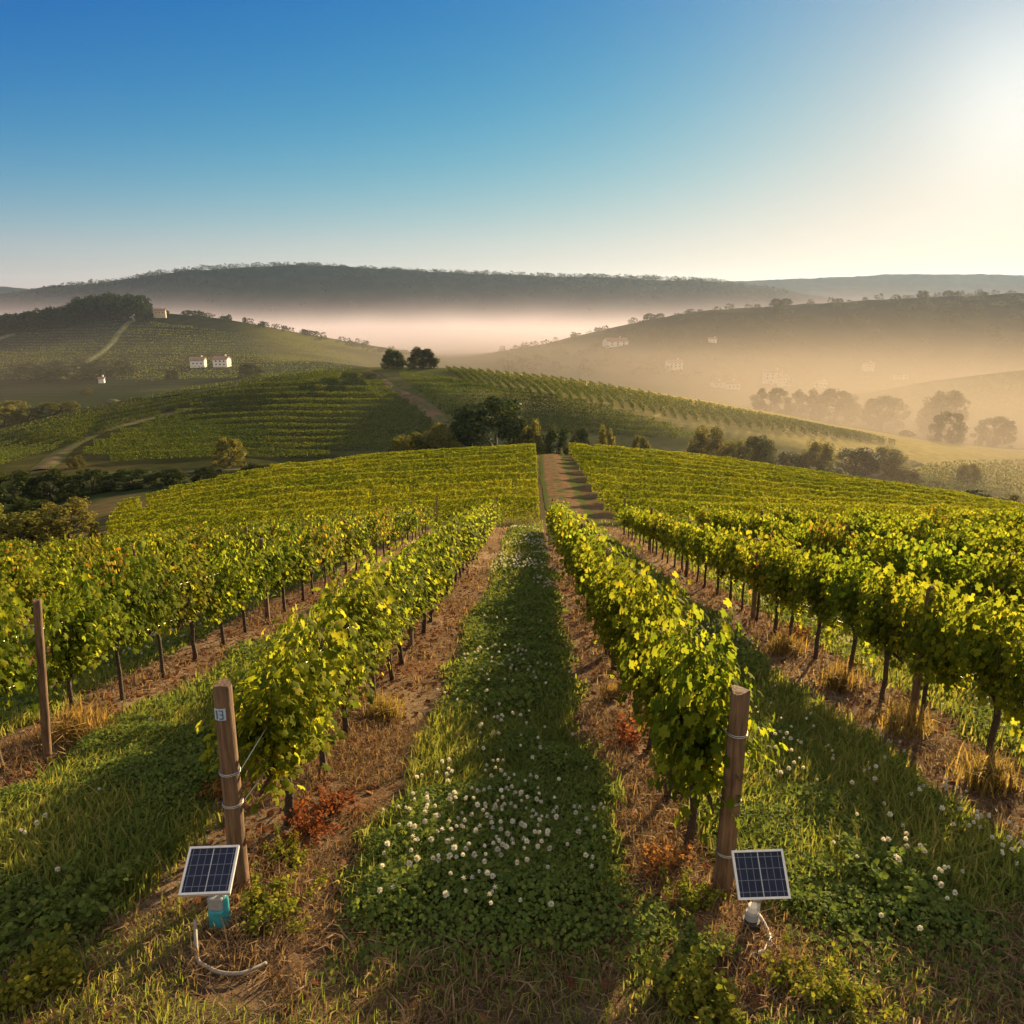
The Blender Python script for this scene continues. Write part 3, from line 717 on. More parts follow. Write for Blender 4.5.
# ------------------------------------------------------------------ trellis posts and wires
def rowpt(k, y): 
    x = ROW0+ROWS*k+SLANT*y; return Vector((x, y, float(H(np.array([x]), np.array([y]))[0])))
def post_mesh(h, r, lean=(0, 0), seed=0):
    random.seed(seed); n = 14; Vv = []; hs = [-.15, 0, .25*h, .5*h, .72*h, .9*h, h-.012, h]
    b = MB(); rad = [r*1.06, r*1.05, r*1.02, r, r*.98, r*.97, r*.965, r*.93]
    wob = [1+random.uniform(-.05, .05) for _ in range(n)]
    for z, q in zip(hs, rad):
        for k in range(n):
            a = 2*math.pi*k/n; qq = q*wob[k]*(1+random.uniform(-.025, .025)); top = .015*math.cos(a*2+seed) if z >= h-.02 else 0
            Vv.append((qq*math.cos(a)+lean[0]*z, qq*math.sin(a)+lean[1]*z, z+top))
    m = len(hs); fs = [(i*n+k, i*n+(k+1) % n, (i+1)*n+(k+1) % n, (i+1)*n+k) for i in range(m-1) for k in range(n)]
    b.add(Vv, fs); b.add(Vv[-n:], [tuple(range(n))]); return b.mesh('shaft', M['wood'])
def ring(z, r, lean, mat, name, parent, th=.004):
    b = MB()
    for dz in (0, .012):
        pts = [(r*math.cos(a)+lean[0]*(z+dz), r*math.sin(a)+lean[1]*(z+dz), z+dz) for a in np.linspace(0, 2*math.pi, 17)]
        b.tube(pts, th, 5, False)
    return link(name, b.mesh(name, mat), parent)
def endpost(ub, vb, ut, vt, label, seed, ties):
    g = ground(ub, vb, 3, 20); Y = g.y
    top = pix(ut, vt, Y); h = top[2]-g.z; lean = ((top[0]-g.x)/h, 0)
    o = thing('wooden_post', label, 'post', g, 0, 'leaning wooden end posts of the vine rows'); r = .064
    link('shaft', post_mesh(h, r, lean, seed), o)
    for z in ties: ring(z*h, r+.004, lean, M['wire'], 'wire_tie', o)
    return o, h, lean, r
pL, hL, lnL, r_ = endpost(241, 893, 222, 684, 'leaning round wooden end post with small number plate, left of the lane', 3, (.60, .45))
pl = MB(); zc = .885*hL; cx = lnL[0]*zc
Vp = []
for i in range(7):
    a = R(-90-34+i*68/6)-.12; rr = r_+.006
    for dz in (-.043, .043): Vp.append((cx+rr*math.cos(a)+lnL[0]*dz, rr*math.sin(a), zc+dz))
pl.add(Vp, [(2*i, 2*i+2, 2*i+3, 2*i+1) for i in range(6)])
plate = link('number_plate', pl.mesh('number_plate', M['plate']), pL)
nm = MB()
def stroke(p, q):       # on the curved plate, in plate units (x -1..1 , y -1..1)
    def on(a, b):
        an = R(-90)-.12+a*R(26); rr = r_+.0085; return Vector((cx+rr*math.cos(an)+lnL[0]*b*.03, rr*math.sin(an), zc+b*.03))
    nm.tube([on(p[0]+(q[0]-p[0])*t/4, p[1]+(q[1]-p[1])*t/4) for t in range(5)], .0032, 5)
for p, q in (((-.55, 1), (-.55, -1)), ((-.55, 1), (-.8, .6)), ((-.0, 1), (.7, 1)), ((.7, 1), (.7, 0)), ((.15, 0), (.7, 0)), ((.7, 0), (.7, -1)), ((.7, -1), (0, -1))): stroke(p, q)
link('number', nm.mesh('number', M['ink']), plate)
pR, hR, lnR, _ = endpost(722, 894, 741, 690, 'leaning round wooden end post with wire bands, right of the lane', 8, (.80, .48, .22))

pm = [post_mesh(1.75, .045, (random.uniform(-.03, .03), random.uniform(-.03, .03)), 20+i) for i in range(3)]
POSTS = [(-1, 15.0), (-1, 21.7), (-1, 28.5), (2, 8.55), (2, 15.2), (2, 22), (2, 29), (0, 12.4), (0, 19.2), (1, 12.0), (1, 18.8), (-2, 10.0), (-2, 16.5), (-2, 23), (3, 12.3), (3, 19), (3, 26), (-3, 14), (4, 17), (0, 45.8), (1, 44.2), (2, 37.2), (-1, 43.4)]
pc = {}
for k, y in sorted(POSTS):
    pc[k] = pc.get(k, 0)+1
    far_end = y > 37
    lb = ('slim end post at the far end of the '+rname(k)) if far_end else f'slim trellis post, {ordn(pc[k])} from the front, {rname(k)}'
    o = thing('trellis_post', lb, 'post', rowpt(k, y)+Vector((.0, 0, 0)), random.uniform(0, 6), 'wooden trellis posts standing in the vine rows', data=random.choice(pm))
    o.scale = (1, 1, random.uniform(.92, 1.05))
g = ground(48, 762, 4, 30); tp_ = pix(37, 600, g.y); hp = tp_[2]-g.z
o = thing('trellis_post', 'slim grey wooden post standing clear in front of the vines at far left', 'post', g, 0, 'wooden trellis posts standing in the vine rows', data=post_mesh(hp, .042, ((tp_[0]-g.x)/hp, 0), 31))
def wire(k, z, y0, y1, label, p0=None):
    pts = [rowpt(k, y)+Vector((0, 0, z+random.uniform(-.015, .015))) for y in np.linspace(y0, y1, 24)]
    if p0 is not None: pts[0] = p0
    b = MB(); b.tube(pts, .0035, 5); o = link('trellis_wire', b.mesh('trellis_wire', M['wire'])); o['label'] = label; o['category'] = 'wire'; o['group'] = 'trellis wires along the vine rows'
wire(0, .78, pL.location.y, 45, 'thin steel lower trellis wire, row left of the lane', pL.location+Vector((.066+lnL[0]*.8, 0, .45*hL)))
wire(0, 1.28, pL.location.y, 45, 'thin steel upper trellis wire, row left of the lane', pL.location+Vector((.066+lnL[0]*1.2, 0, .60*hL)))
wire(1, .78, pR.location.y, 43, 'thin steel lower trellis wire, row right of the lane', pR.location+Vector((-.066+lnR[0]*.8, 0, .48*hR)))
wire(1, 1.28, pR.location.y, 43, 'thin steel upper trellis wire, row right of the lane', pR.location+Vector((-.066+lnR[0]*1.2, 0, .80*hR)))
for k, nm_ in ((-1, 'second row left of the lane'), (2, 'second row right of the lane')):
    wire(k, .80, 5, row_end(k), f'thin steel lower trellis wire, {nm_}'); wire(k, 1.3, 5, row_end(k), f'thin steel upper trellis wire, {nm_}')

# ------------------------------------------------------------------ solar monitoring units
def solar(corners, Yc, label, boxmat, seed):
    random.seed(seed)
    uc = sum(c[0] for c in corners)/4; vc = sum(c[1] for c in corners)/4
    c0 = Vector(pix(uc, vc, Yc))
    # small search for the square plate's turn that gives the outline seen from here
    best = None; rr = np.random.default_rng(seed)
    def rot(a): return np.array((Matrix.Rotation(a[2], 3, 'Z') @ Matrix.Rotation(a[0], 3, 'X') @ Matrix.Rotation(a[1], 3, 'Y') ))
    def err(a):
        Rm = rot(a); e = 0
        for (sx, sy), (u, v) in zip(((-1, 1), (1, 1), (1, -1), (-1, -1)), corners):
            p = np.array(c0)+Rm @ np.array([sx*a[3]/2, sy*a[4]/2, 0]); q = proj(*p); e += (q[0]-u)**2+(q[1]-v)**2
        return float(e)+((a[3]/a[4])-1.0)**2*60
    cur = np.array([R(45), 0, 0, .36, .38]); ce = err(cur)
    for it in range(5000):
        q = cur+rr.normal(0, 1, 5)*np.array([.12, .12, .12, .015, .015])*(1-it/5200)
        if not (R(12) < q[0] < R(75)) or abs(q[1]) > .6 or abs(q[2]) > .9: continue
        e = err(q)
        if e < ce: cur, ce = q, e
    print('panel fit', label[:12], ce, cur)
    Rm = Matrix(rot(cur).tolist()).to_4x4(); w, h = cur[3], cur[4]
    gx = c0 + Vector((.01, .03, 0)); gz = float(H(np.array([gx.x]), np.array([gx.y]))[0])
    base = Vector((gx.x, gx.y, gz))
    o = thing('solar_panel', label, 'solar panel', base)
    def M4(off): return Matrix.Translation(c0-base) @ Rm @ Matrix.Translation(off)
    b = MB(); b.box((0, 0, 0), (w-.02, h-.02, .012)); p = link('cell_sheet', b.mesh('cell_sheet', M['cells'], False), o); p.matrix_local = M4((0, 0, 0))
    p.scale = (p.scale[0], p.scale[1], 1)
    f = MB(); fw = .014
    f.box((0, h/2-fw/2, 0), (w, fw, .026)); f.box((0, -h/2+fw/2, 0), (w, fw, .026)); f.box((w/2-fw/2, 0, 0), (fw, h-2*fw, .026)); f.box((-w/2+fw/2, 0, 0), (fw, h-2*fw, .026))
    fr = link('panel_frame', f.mesh('panel_frame', M['alu'], False), o); fr.matrix_local = M4((0, 0, 0))
    bk = MB(); bk.box((0, 0, -.012), (w-.03, h-.03, .006)); bk.box((0, 0, -.024), (.12, .09, .022)); q = link('back_plate', bk.mesh('back_plate', M['grey'], False), o); q.matrix_local = M4((0, 0, 0))
    top = (c0-base)+ (Rm.to_3x3() @ Vector((0, 0, -.03)))
    pb = MB(); pb.tube([(0, 0, -.08), (0, 0, top.z*.55), tuple(top)], [.018, .018, .016], 10); link('pole', pb.mesh('pole', M['alu']), o)
    pb = MB(); pb.tube([(0, 0, top.z*.50), (0, 0, top.z*.62)], [.028, .028], 10); link('clamp', pb.mesh('clamp', M['grey']), o)
    return o, base, c0, top
so, sb, sc_, stp = solar([(191, 847), (239, 845), (231, 893.5), (178, 895.5)], 4.36, 'tilted blue solar panel on a short pole with teal battery box', M['teal'], 3)
def unit(o, x, y, z0, mats, sizes, name):
    z = z0; last = None
    for nm_, mt, (w, d, h), bev in sizes:
        b = MB(); n = 20
        for q, zz in ((.86, 0), (1, .06), (1, .9), (.9, 1)):
            for k in range(n):
                a = 2*math.pi*k/n; ca_, sa_ = math.cos(a), math.sin(a); e = bev
                b.v.append((x+w/2*q*math.copysign(abs(ca_)**e, ca_), y+d/2*q*math.copysign(abs(sa_)**e, sa_), z+h*zz))
        b.n = len(b.v)
        for i in range(3):
            for k in range(n): b.f.append((i*n+k, i*n+(k+1) % n, (i+1)*n+(k+1) % n, (i+1)*n+k)); b.mi.append(0)
        b.f.append(tuple(3*n+k for k in range(n))); b.mi.append(0); b.f.append(tuple(range(n-1, -1, -1))); b.mi.append(0)
        last = link(nm_, b.mesh(nm_, mt, False), o); z += h
    return z
bp = pix(222, 932, sb.y-.02)-np.array(sb); zb = float(H(np.array([sb.x+bp[0]]), np.array([sb.y-.06]))[0])-sb.z-.01
unit(o=so, x=bp[0]-.01, y=-.03, z0=zb, mats=None, sizes=[('battery_box', M['teal'], (.105, .09, .15), .45), ('box_lid', M['grey'], (.10, .085, .09), .5)], name='box')
unit(o=so, x=bp[0]+.035, y=-.02, z0=zb, mats=None, sizes=[('sample_bottle', M['teal'], (.06, .06, .22), 1), ('bottle_neck', M['plaster'], (.03, .03, .07), 1)], name='bottle')
so2, sb2, sc2, stp2 = solar([(730, 850), (783, 849), (790, 898), (739, 900)], 4.36, 'tilted blue solar panel on a short pole with black round base', M['black'], 4)
bp = pix(749, 928, sb2.y-.02)-np.array(sb2); zb = float(H(np.array([sb2.x+bp[0]]), np.array([sb2.y-.04]))[0])-sb2.z-.01
unit(o=so2, x=bp[0], y=-.05, z0=zb, mats=None, sizes=[('pump_base', M['black'], (.125, .12, .10), 1), ('pump_head', M['grey'], (.085, .08, .06), 1), ('pump_cap', M['plaster'], (.06, .06, .05), 1)], name='pump')
def hose(pts_uvz, r, label):
    P = []; u0 = pts_uvz[0][0]
    for u, v, h in pts_uvz:
        g = ground(u, v, 2, 12)
        if h > .03: g = Vector(pix(u, v, g.y-h*1.15))
        P.append(g+Vector((0, 0, .045 if h <= .03 else 0)))
    # smooth
    Q = []
    for i in range(len(P)-1):
        p0, p1, p2, p3 = P[max(i-1, 0)], P[i], P[i+1], P[min(i+2, len(P)-1)]
        for t in np.linspace(0, 1, 7)[:-1]:
            Q.append(.5*((2*p1)+(p2-p0)*t+(2*p0-5*p1+4*p2-p3)*t*t+(3*p1-p0-3*p2+p3)*t**3))
    Q.append(P[-1]); b = MB(); b.tube(Q, r, 9)
    o = link('hose', b.mesh('hose', M['hose'] if u0 < 512 else M['pale_hose'])); o['label'] = label; o['category'] = 'hose'; return o
hose([(195, 920, .25), (196, 942, .14), (198, 960, .05), (206, 972, .0), (222, 979, .0), (244, 979, 0), (267, 969, 0)], .012, 'bent grey hose lying on the ground below the left solar panel')
hose([(752, 908, .16), (760, 917, .12), (768, 932, .06), (769, 947, .02), (763, 957, 0), (752, 961, 0)], .014, 'pale hose curving down from the right solar panel base')

# ------------------------------------------------------------------ grass, clover, straw
def scatter(n, y0, y1, half=.72, seed=1, power=1.0):
    r = np.random.default_rng(seed); y = (y0**power+(y1**power-y0**power)*r.random(n))**(1/power)
    x = (r.random(n)*2-1)*(y*half+1.0); return x, y, r
def blades(x, y, r, hmin, hmax, lean=.5, wide=1.0):
    n = len(x); z = H(x, y)-.01; h = r.uniform(hmin, hmax, n); az = r.uniform(0, 6.283, n); ln = r.uniform(.05, lean, n)
    d = np.stack([np.cos(az), np.sin(az)], 1); s = np.stack([-np.sin(az+r.normal(0, .8, n)), np.cos(az)], 1)
    w = h*.028*wide*r.uniform(.7, 1.4, n)+.0012*wide
    P = np.column_stack([x, y, z]); s3 = np.column_stack([s, np.zeros(n)]); d3 = np.column_stack([d, np.zeros(n)]); up = np.array([[0, 0, 1.]])
    m1 = P+d3*(ln*h*.35)[:, None]+up*(h*.6)[:, None]; tp = P+d3*(ln*h*1.1)[:, None]+up*(h*(1-.35*ln))[:, None]
    V = np.stack([P-s3*w[:, None], P+s3*w[:, None], m1+s3*(w*.8)[:, None], m1-s3*(w*.8)[:, None], tp], 1).reshape(-1, 3)
    o = np.arange(n)[:, None]*5
    return V, o+np.array([[0, 1, 2, 3]]), o+np.array([[3, 2, 4]])
def blade_obj(name, sets, mat, label, cat):
    Vs, Qs, Ts, o = [], [], [], 0
    for V, Q, T in sets: Vs.append(V); Qs.append(Q+o); Ts.append(T+o); o += len(V)
    return link(name, mesh_np(name, np.vstack(Vs), [np.vstack(Qs), np.vstack(Ts)]), mat=mat, kind='stuff', label=label, category=cat)
def keepg(x, y, r, lo=.15, pw=1.0, inv=False):
    g = near_zone(x, y); g = 1-g if inv else g
    k = r.random(len(x)) < np.clip((g-lo)/(1-lo), 0, 1)**pw
    return x[k], y[k], r
sets = []
for n, y0, y1, h0, h1, w, sd in ((170000, 2.6, 9, .06, .25, 1.0, 1), (150000, 9, 20, .06, .20, 1.7, 2), (120000, 20, 47, .07, .24, 3.2, 3)):
    x, y, r = scatter(n, y0, y1, seed=sd, power=1.6); x, y, r = keepg(x, y, r, .05); sets.append(blades(x, y, r, h0, h1*(1-.55*sstep(5.0, 4.3, y)), .7, w))
blade_obj('grass', sets, M['grass'], 'green grass growing between the vine rows', 'grass')
sets = []
for n, y0, y1, h0, h1, w, sd in ((110000, 2.6, 9, .03, .15, .9, 4), (50000, 9, 22, .05, .18, 1.8, 5), (30000, 22, 47, .08, .24, 3.2, 6)):
    x, y, r = scatter(n, y0, y1, seed=sd, power=1.6); x, y, r = keepg(x, y, r, .2, inv=True)
    k = fbm(x*1.2, y*1.2, 3, 71) > -.12; sets.append(blades(x[k], y[k], r, h0, h1, 1.6, w))
blade_obj('dry_grass', sets, M['straw'], 'dry straw lying on the bare strips beside the vines', 'dry grass')
# flat straw bits
x, y, r = scatter(130000, 2.6, 18, seed=9, power=1.5); x, y, r = keepg(x, y, r, .1, inv=True)
n = len(x); STR = (np.array([(-.025, -.5, 0), (.025, -.5, 0), (.025, .5, .03), (-.025, .5, .03)]), np.array([(0, 1, 2, 3)]))
Vv, Ff = cloud(STR, np.column_stack([x, y, H(x, y)+.008]), np.column_stack([r.normal(0, .25, n), r.normal(0, .25, n), np.ones(n)]), r.uniform(.03, .12, n))
link('straw_litter', mesh_np('straw_litter', Vv, Ff), mat=M['straw'], kind='stuff', label='short cut straw scattered over the brown soil', category='straw')
x, y, r = scatter(50000, 2.6, 24, seed=10, power=1.5); t = rowt(x, y); d = np.abs(t-np.round(t))*ROWS
k = (r.random(len(x)) < np.exp(-(d/.55)**2)) & (y > 4.6) | (r.random(len(x)) < .06); x, y = x[k], y[k]; n = len(x)
Vv, Ff = cloud(SIM, np.column_stack([x, y, H(x, y)+r.uniform(.008, .03, n)]), np.column_stack([r.normal(0, .45, n), r.normal(0, .45, n), np.ones(n)]), r.uniform(.03, .09, n))
link('fallen_leaves', mesh_np('fallen_leaves', Vv, Ff), mat=M['litter'], kind='stuff', label='rust brown fallen leaves under the vine rows', category='fallen leaves')

# clover mats: leaf clusters standing on the lane strips
def clover_h(x, y):
    """height of the weed cover"""
    t = rowt(x, y); lane = np.floor(t); b = fbm(x*.55+4, y*.4, 3, 81)
    g = near_zone(x, y)
    q = g*sstep(-.22, .30, b+np.where(lane == 0, .22, np.where(lane == 1, .12, .04)))
    patch = np.exp(-(((x-.0)/.85)**2+((y-5.0)/1.05)**2)**2)
    q = np.maximum(q, patch*np.where(np.abs(t-np.floor(t)-.5) < .34, 1, .2))
    q = q*np.where((y < 4.1) & (lane == 0), sstep(3.7, 4.2, y), 1)
    for cx, cy_, rr in CLEAR: q = q*sstep(rr*.5, rr*1.2, np.hypot(x-cx, (y-cy_)*.8)+.1*fbm(x*4, y*4, 2, 49))
    return np.clip(q, 0, 1)
Ps, Ns, Ss = [], [], []
for n, y0, y1, sc, sd in ((240000, 3, 8.5, .030, 12), (130000, 8.5, 18, .05, 13), (90000, 18, 46, .09, 14)):
    x, y, r = scatter(n, y0, y1, seed=sd, power=1.6); q = clover_h(x, y); k = r.random(len(x)) < q**.8; x, y, q = x[k], y[k], q[k]; n = len(x)
    lump = .65+.5*fbm(x*2.4, y*2.4, 2, 83)
    hh = (.02+np.where(rowt(x, y) < 1, .27, .21)*q*lump*(1-.6*sstep(4.3, 3.7, y)))*(1-r.random(n)**2.2*.9)
    Ps.append(np.column_stack([x+r.normal(0, .02, n), y, H(x, y)+hh])); Ns.append(np.column_stack([r.normal(0, .55, n), r.normal(-.15, .55, n), np.ones(n)])); Ss.append(sc*r.uniform(.6, 1.5, n))
Ps, Ns, Ss = np.vstack(Ps), np.vstack(Ns), np.concatenate(Ss)
Vv, Ff = cloud(SIM, Ps, Ns, Ss)
print('clover', len(Ps))
link('clover', mesh_np('clover', Vv, Ff), mat=M['clover'], kind='stuff', label='dark green clover and leafy weeds carpeting the lanes', category='ground cover')

# white flower heads
def flower_meshes(seed, nf, size):
    r = np.random.default_rng(seed); i = np.arange(nf)+.5; ph = np.arccos(1-1.75*i/nf); th = math.pi*(1+5**.5)*i
    D = np.stack([np.cos(th)*np.sin(ph), np.sin(th)*np.sin(ph), np.cos(ph)], 1)
    PT = (np.array([(-.25, -.1, 0), (.25, -.1, 0), (.32, .9, .1), (0, 1.1, .2), (-.32, .9, .1)]), np.array([(0, 1, 2, 3, 4)]))
    tt = np.cross(D, np.array([[.3, .1, 1.]])); tt /= np.linalg.norm(tt, axis=1)[:, None]
    V = place(PT[0], D*size*.18, tt, D+r.normal(0, .12, D.shape), np.cross(tt, D), size*.38*r.uniform(.8, 1.1, nf))
    return V, (PT[1][None]+(np.arange(nf)*5)[:, None, None]).reshape(-1, 5)
FH = []
for s in range(3):
    V_, F_ = flower_meshes(s, 44, .05); mh = mesh_np('flower_head', V_, F_); mh.materials.append(M['petal']); FH.append(mh)
stb = MB(); stb.tube([(0, 0, -.22), (.006, 0, -.1), (0, 0, 0)], [.0028, .0025, .002], 5, False); STEM = stb.mesh('stem', M['grass'])
fl = []
KEEP_OFF = [(-1.6, 4.15, .75), (1.4, 4.15, .62)]
def fpatch(uc, vc, su, sv, n, name, seed, hmul=1.0):
    r = np.random.default_rng(seed); c = 0; tries = 0
    while c < n and tries < n*40:
        tries += 1
        u, v = r.normal(uc, su), r.normal(vc, sv)
        if abs(u-uc) > 2*su or abs(v-vc) > 2*sv: continue
        g = ground(u, v+14, 2.6, 60); q = float(clover_h(np.array([g.x]), np.array([g.y]))[0])
        if r.random() > q*1.2 or any(math.hypot(g.x-a, g.y-b) < c_ for a, b, c_ in KEEP_OFF): continue
        z = float(H(np.array([g.x]), np.array([g.y]))[0])+.18+.21*q*hmul*(.6+r.random()*.7)
        fl.append((g.x, g.y, z, name)); c += 1
fpatch(485, 850, 62, 44, 165, 'white clover flower in the dense patch in the middle of the grassy lane', 1)
fpatch(490, 740, 42, 26, 40, 'white clover flower beyond the dense patch, further up the grassy lane', 2)
fpatch(950, 860, 62, 48, 52, 'white clover flower in the weeds at the lower right edge', 3)
fpatch(790, 750, 52, 42, 36, 'white clover flower in the grass strip right of the leaning right post', 4)
fpatch(60, 880, 60, 40, 16, 'white clover flower in the grass at the lower left edge', 5)
fpatch(690, 940, 25, 20, 3, 'white clover flower in the leafy weeds beside the right solar panel', 6)
print('flowers', len(fl))
for (x, y, z, nm_) in fl[:300]:
    o = thing('white_flower', nm_, 'flower', (x, y, z), random.uniform(0, 6.28), nm_.replace('flower', 'flowers', 1))
    s = random.uniform(.4, .76); o.scale = (s, s, s*random.uniform(.85, 1))
    link('flower_head', random.choice(FH), o); link('stem', STEM, o)
    o.rotation_euler = (random.uniform(-.25, .25), random.uniform(-.25, .25), random.uniform(0, 6))
x, y, r = scatter(90000, 4.3, 40, seed=15, power=1.6); q = clover_h(x, y); k = (r.random(len(x)) < q*.34*sstep(-.1, .2, fbm(x*.5, y*.3, 2, 88))*np.clip(y/14, .25, 1)) & (np.hypot(x-1.4, y-4.15) > .7);
x, y, q = x[k], y[k], q[k]; D = []; Fq = []; o_ = 0
V0, F0 = flower_meshes(9, 14, .05)
for a, b, c in zip(x, y, q):
    D.append(V0*(.46+.026*b)+np.array([a, b, float(H(np.array([a]), np.array([b]))[0])+.14+.2*c])); Fq.append(F0+o_); o_ += len(V0)
if D: link('small_flowers', mesh_np('small_flowers', np.vstack(D), np.vstack(Fq)), mat=M['petal'], kind='stuff', label='tiny white flowers sprinkled through the grassy lanes', category='flowers')

# weed clumps
def clump_blades(seed, n, h, spread, mat, name='blades'):
    r = np.random.default_rng(seed); x = r.normal(0, spread, n); y = r.normal(0, spread, n)
    global H; keep = H; H = lambda a, b: a*0
    V, Q, T = blades(x, y, r, h*.45, h, .9, .55); H = keep
    me = mesh_np(name, V, [Q, T]); me.materials.append(mat); return me
def clump_leaves(seed, n, h, spread, mat, size, name='leaves'):
    r = np.random.default_rng(seed); ns = 26; b = np.column_stack([r.normal(0, spread*.55, (ns, 2)), np.zeros(ns)])
    d = np.column_stack([b[:, :2]*.6+r.normal(0, spread*.3, (ns, 2)), r.uniform(.5, 1, ns)*h]); i = r.integers(0, ns, n); t = r.random(n)**.7
    P = b[i]+d[i]*t[:, None]+r.normal(0, .022, (n, 3)); P[:, 2] = np.maximum(P[:, 2], .01)
    V, Fx = cloud(SIM, P, np.column_stack([r.normal(0, .7, n), r.normal(-.1, .7, n), np.ones(n)]), size*r.uniform(.6, 1.4, n))
    for k in range(ns):          # stalks from the root
        a = np.zeros(3); e = b[k]+d[k]*.95; w = np.array([.004, .002, 0]); o = len(V)
        V = np.vstack([V, a-w, a+w, e+w*.5, e-w*.5]); Fx = np.vstack([Fx, [[o, o+1, o+2]], [[o, o+2, o+3]]])
    me = mesh_np(name, V, Fx); me.materials.append(mat); return me
KIND = {
 'gold': [clump_blades(s, 420, .38, .11, M['goldgrass']) for s in (1, 2)],
 'red': [clump_leaves(s, 420, .28, .15, M['redweed'], .035) for s in (3, 4)],
 'green': [clump_leaves(s, 1300, .22, .17, M['greenweed'], .03) for s in (5, 6)],
 'dark': [clump_leaves(s, 1200, .22, .20, M['clover'], .036) for s in (7, 8)],
}
for kd, u, v, sc, lb in (
 ('gold', 78, 742, 1.3, 'golden dry grass clump beside the slim post on the left'),
 ('gold', 100, 748, .9, 'smaller golden dry grass clump right of the slim left post'),
 ('red', 310, 838, .9, 'rust red weed clump on the soil behind the left end post'),
 ('red', 335, 815, .8, 'orange red weed clump under the left lane row'),
 ('gold', 385, 720, .9, 'golden grass tuft at the foot of the left lane row'),
 ('green', 268, 918, .95, 'yellow green weed clump at the foot of the left end post'),
 ('green', 285, 862, .7, 'small yellow green weed under the first left lane vine'),
 ('green', 708, 1016, 1.0, 'bright leafy weed clump at the bottom edge of the photo'),
 ('dark', 700, 958, .75, 'dark leafy weed clump left of the right solar panel'),
 ('green', 688, 905, .7, 'yellow green weed clump in front of the right end post'),
 ('red', 660, 872, .8, 'reddish weed clump at the foot of the right lane row'),
 ('red', 628, 745, 1.0, 'tall rust red weed clump beside the right lane row'),
 ('gold', 612, 700, .7, 'golden grass tuft on the right wheel track'),
 ('gold', 785, 655, 1.2, 'golden dry grass clump under the second right row, farthest of three'),
 ('gold', 838, 690, 1.2, 'golden dry grass clump under the second right row, middle of three'),
 ('gold', 905, 735, 1.2, 'golden dry grass clump under the second right row, nearest of three'),
 ('red', 800, 640, 1.0, 'rusty weed clump among the second right row trunks'),
 ('green', 790, 985, .7, 'low green weed right of the right solar panel hose'),
 ('gold', 985, 790, 1.1, 'dry golden grass at the foot of the far right vine'),
 ('red', 215, 800, .7, 'low reddish weed left of the left end post'),
 ('green', 845, 1010, .8, 'green grass tuft at the bottom right of the photo'),
 ('dark', 40, 930, 1.2, 'dark weed clump in the grass at the lower left'),
 ('green', 20, 1000, 1.0, 'yellow green weed clump in the lower left corner'),
 ('dark', 900, 900, 1.2, 'dark leafy weed clump at the right, before the white flowers')):
    g = ground(u, v, 2.4, 60)
    o = thing('weed_clump', lb, 'weed', (g.x, g.y, float(H(np.array([g.x]), np.array([g.y]))[0])-.005), random.uniform(0, 6), 'weed clumps on the vineyard floor', data=random.choice(KIND[kd])); o.scale = (sc, sc, sc)

# ------------------------------------------------------------------ trees and bushes
def tree_var(seed, mat, n=6500, squash=1.0, trunk=.18, leaf=.075, full=False):
    """unit tree: height 1, crown about 1 wide"""
    r = np.random.default_rng(seed); random.seed(seed)
    nc = 64; th = r.uniform(0, 6.283, nc); zc = r.uniform(.08, .93, nc); q = r.uniform(.35, 1, nc)**.5
    pr = np.where(zc > .38, np.sqrt(np.clip(1-((zc-.38)/.60)**2, 0, 1)), .82+.18*zc/.38)*.43
    pr = pr*(1+.16*np.sin(th*2+seed)+.12*np.sin(th*5+zc*7+seed*2))
    C = np.stack([np.cos(th)*pr*q, np.sin(th)*pr*q, zc], 1)
    rad = r.uniform(.055, .125, nc)*(1.35 if full else 1)
    i = r.integers(0, nc, n); D = r.normal(0, 1, (n, 3)); D /= np.linalg.norm(D, axis=1)[:, None]
    P = C[i]+D*(rad[i]*r.uniform(.45, 1.08, n)**.5)[:, None]
    P[:, 2] = np.maximum(P[:, 2], .03+.06*r.random(n))
    V, Fx = cloud(QUAD, P, D+r.normal(0, .5, (n, 3))+np.array([[0, 0, .4]]), leaf*.5*r.uniform(.6, 1.4, n))
    cr = mesh_np('crown', V, Fx); cr.materials.append(mat)
    b = MB(); b.tube([(0, 0, -.06), (.01, 0, .12), (-.01, .01, .3), (0, 0, .55)], [.038, .03, .022, .01], 8, jit=.1)
    for k in range(7):
        c = C[r.integers(0, nc)]; b.tube([(0, 0, .18+.03*k), tuple(c*.5+np.array([0, 0, .12])), tuple(c)], [.016, .011, .004], 5, False)
    return cr, b.mesh('trunk', M['treebark'])
TV = {'full': [tree_var(s, M['tree'], 15000, leaf=.06, full=True) for s in (11, 12, 13)], 'fullolive': [tree_var(s, M['tree_olive'], 13000, leaf=.06, full=True) for s in (14, 15, 16)], 'dark': [tree_var(s, M['tree']) for s in (1, 2, 3)], 'olive': [tree_var(s, M['tree_olive']) for s in (4, 5, 6)]}
tc_ = {}
def tree(kind, u, vb, wpx, hpx, Y, label, name='tree', cat='tree', group=None, sink=0):
    g = pix(u, vb, Y); z = float(H(np.array([g[0]]), np.array([g[1]]))[0]); f = Y*CP-z*SP
    ztop = pix(u, vb-hpx, Y)[2]
    h = max(.6, ztop-z+.0); w = min(wpx/F*f, 2.4*h)
    o = thing(name, label, cat, (g[0], g[1], z-(.03+sink)*h), random.uniform(0, 6.28), group)
    o.scale = (w, w, h); i = random.randrange(3)
    cr, tr = TV[kind][i]; link('crown', cr, o); link('trunk', tr, o); return o
tree('full', 394, 367, 24, 21, 271, 'smaller round dark tree of the pair on the hill crest', sink=.12)
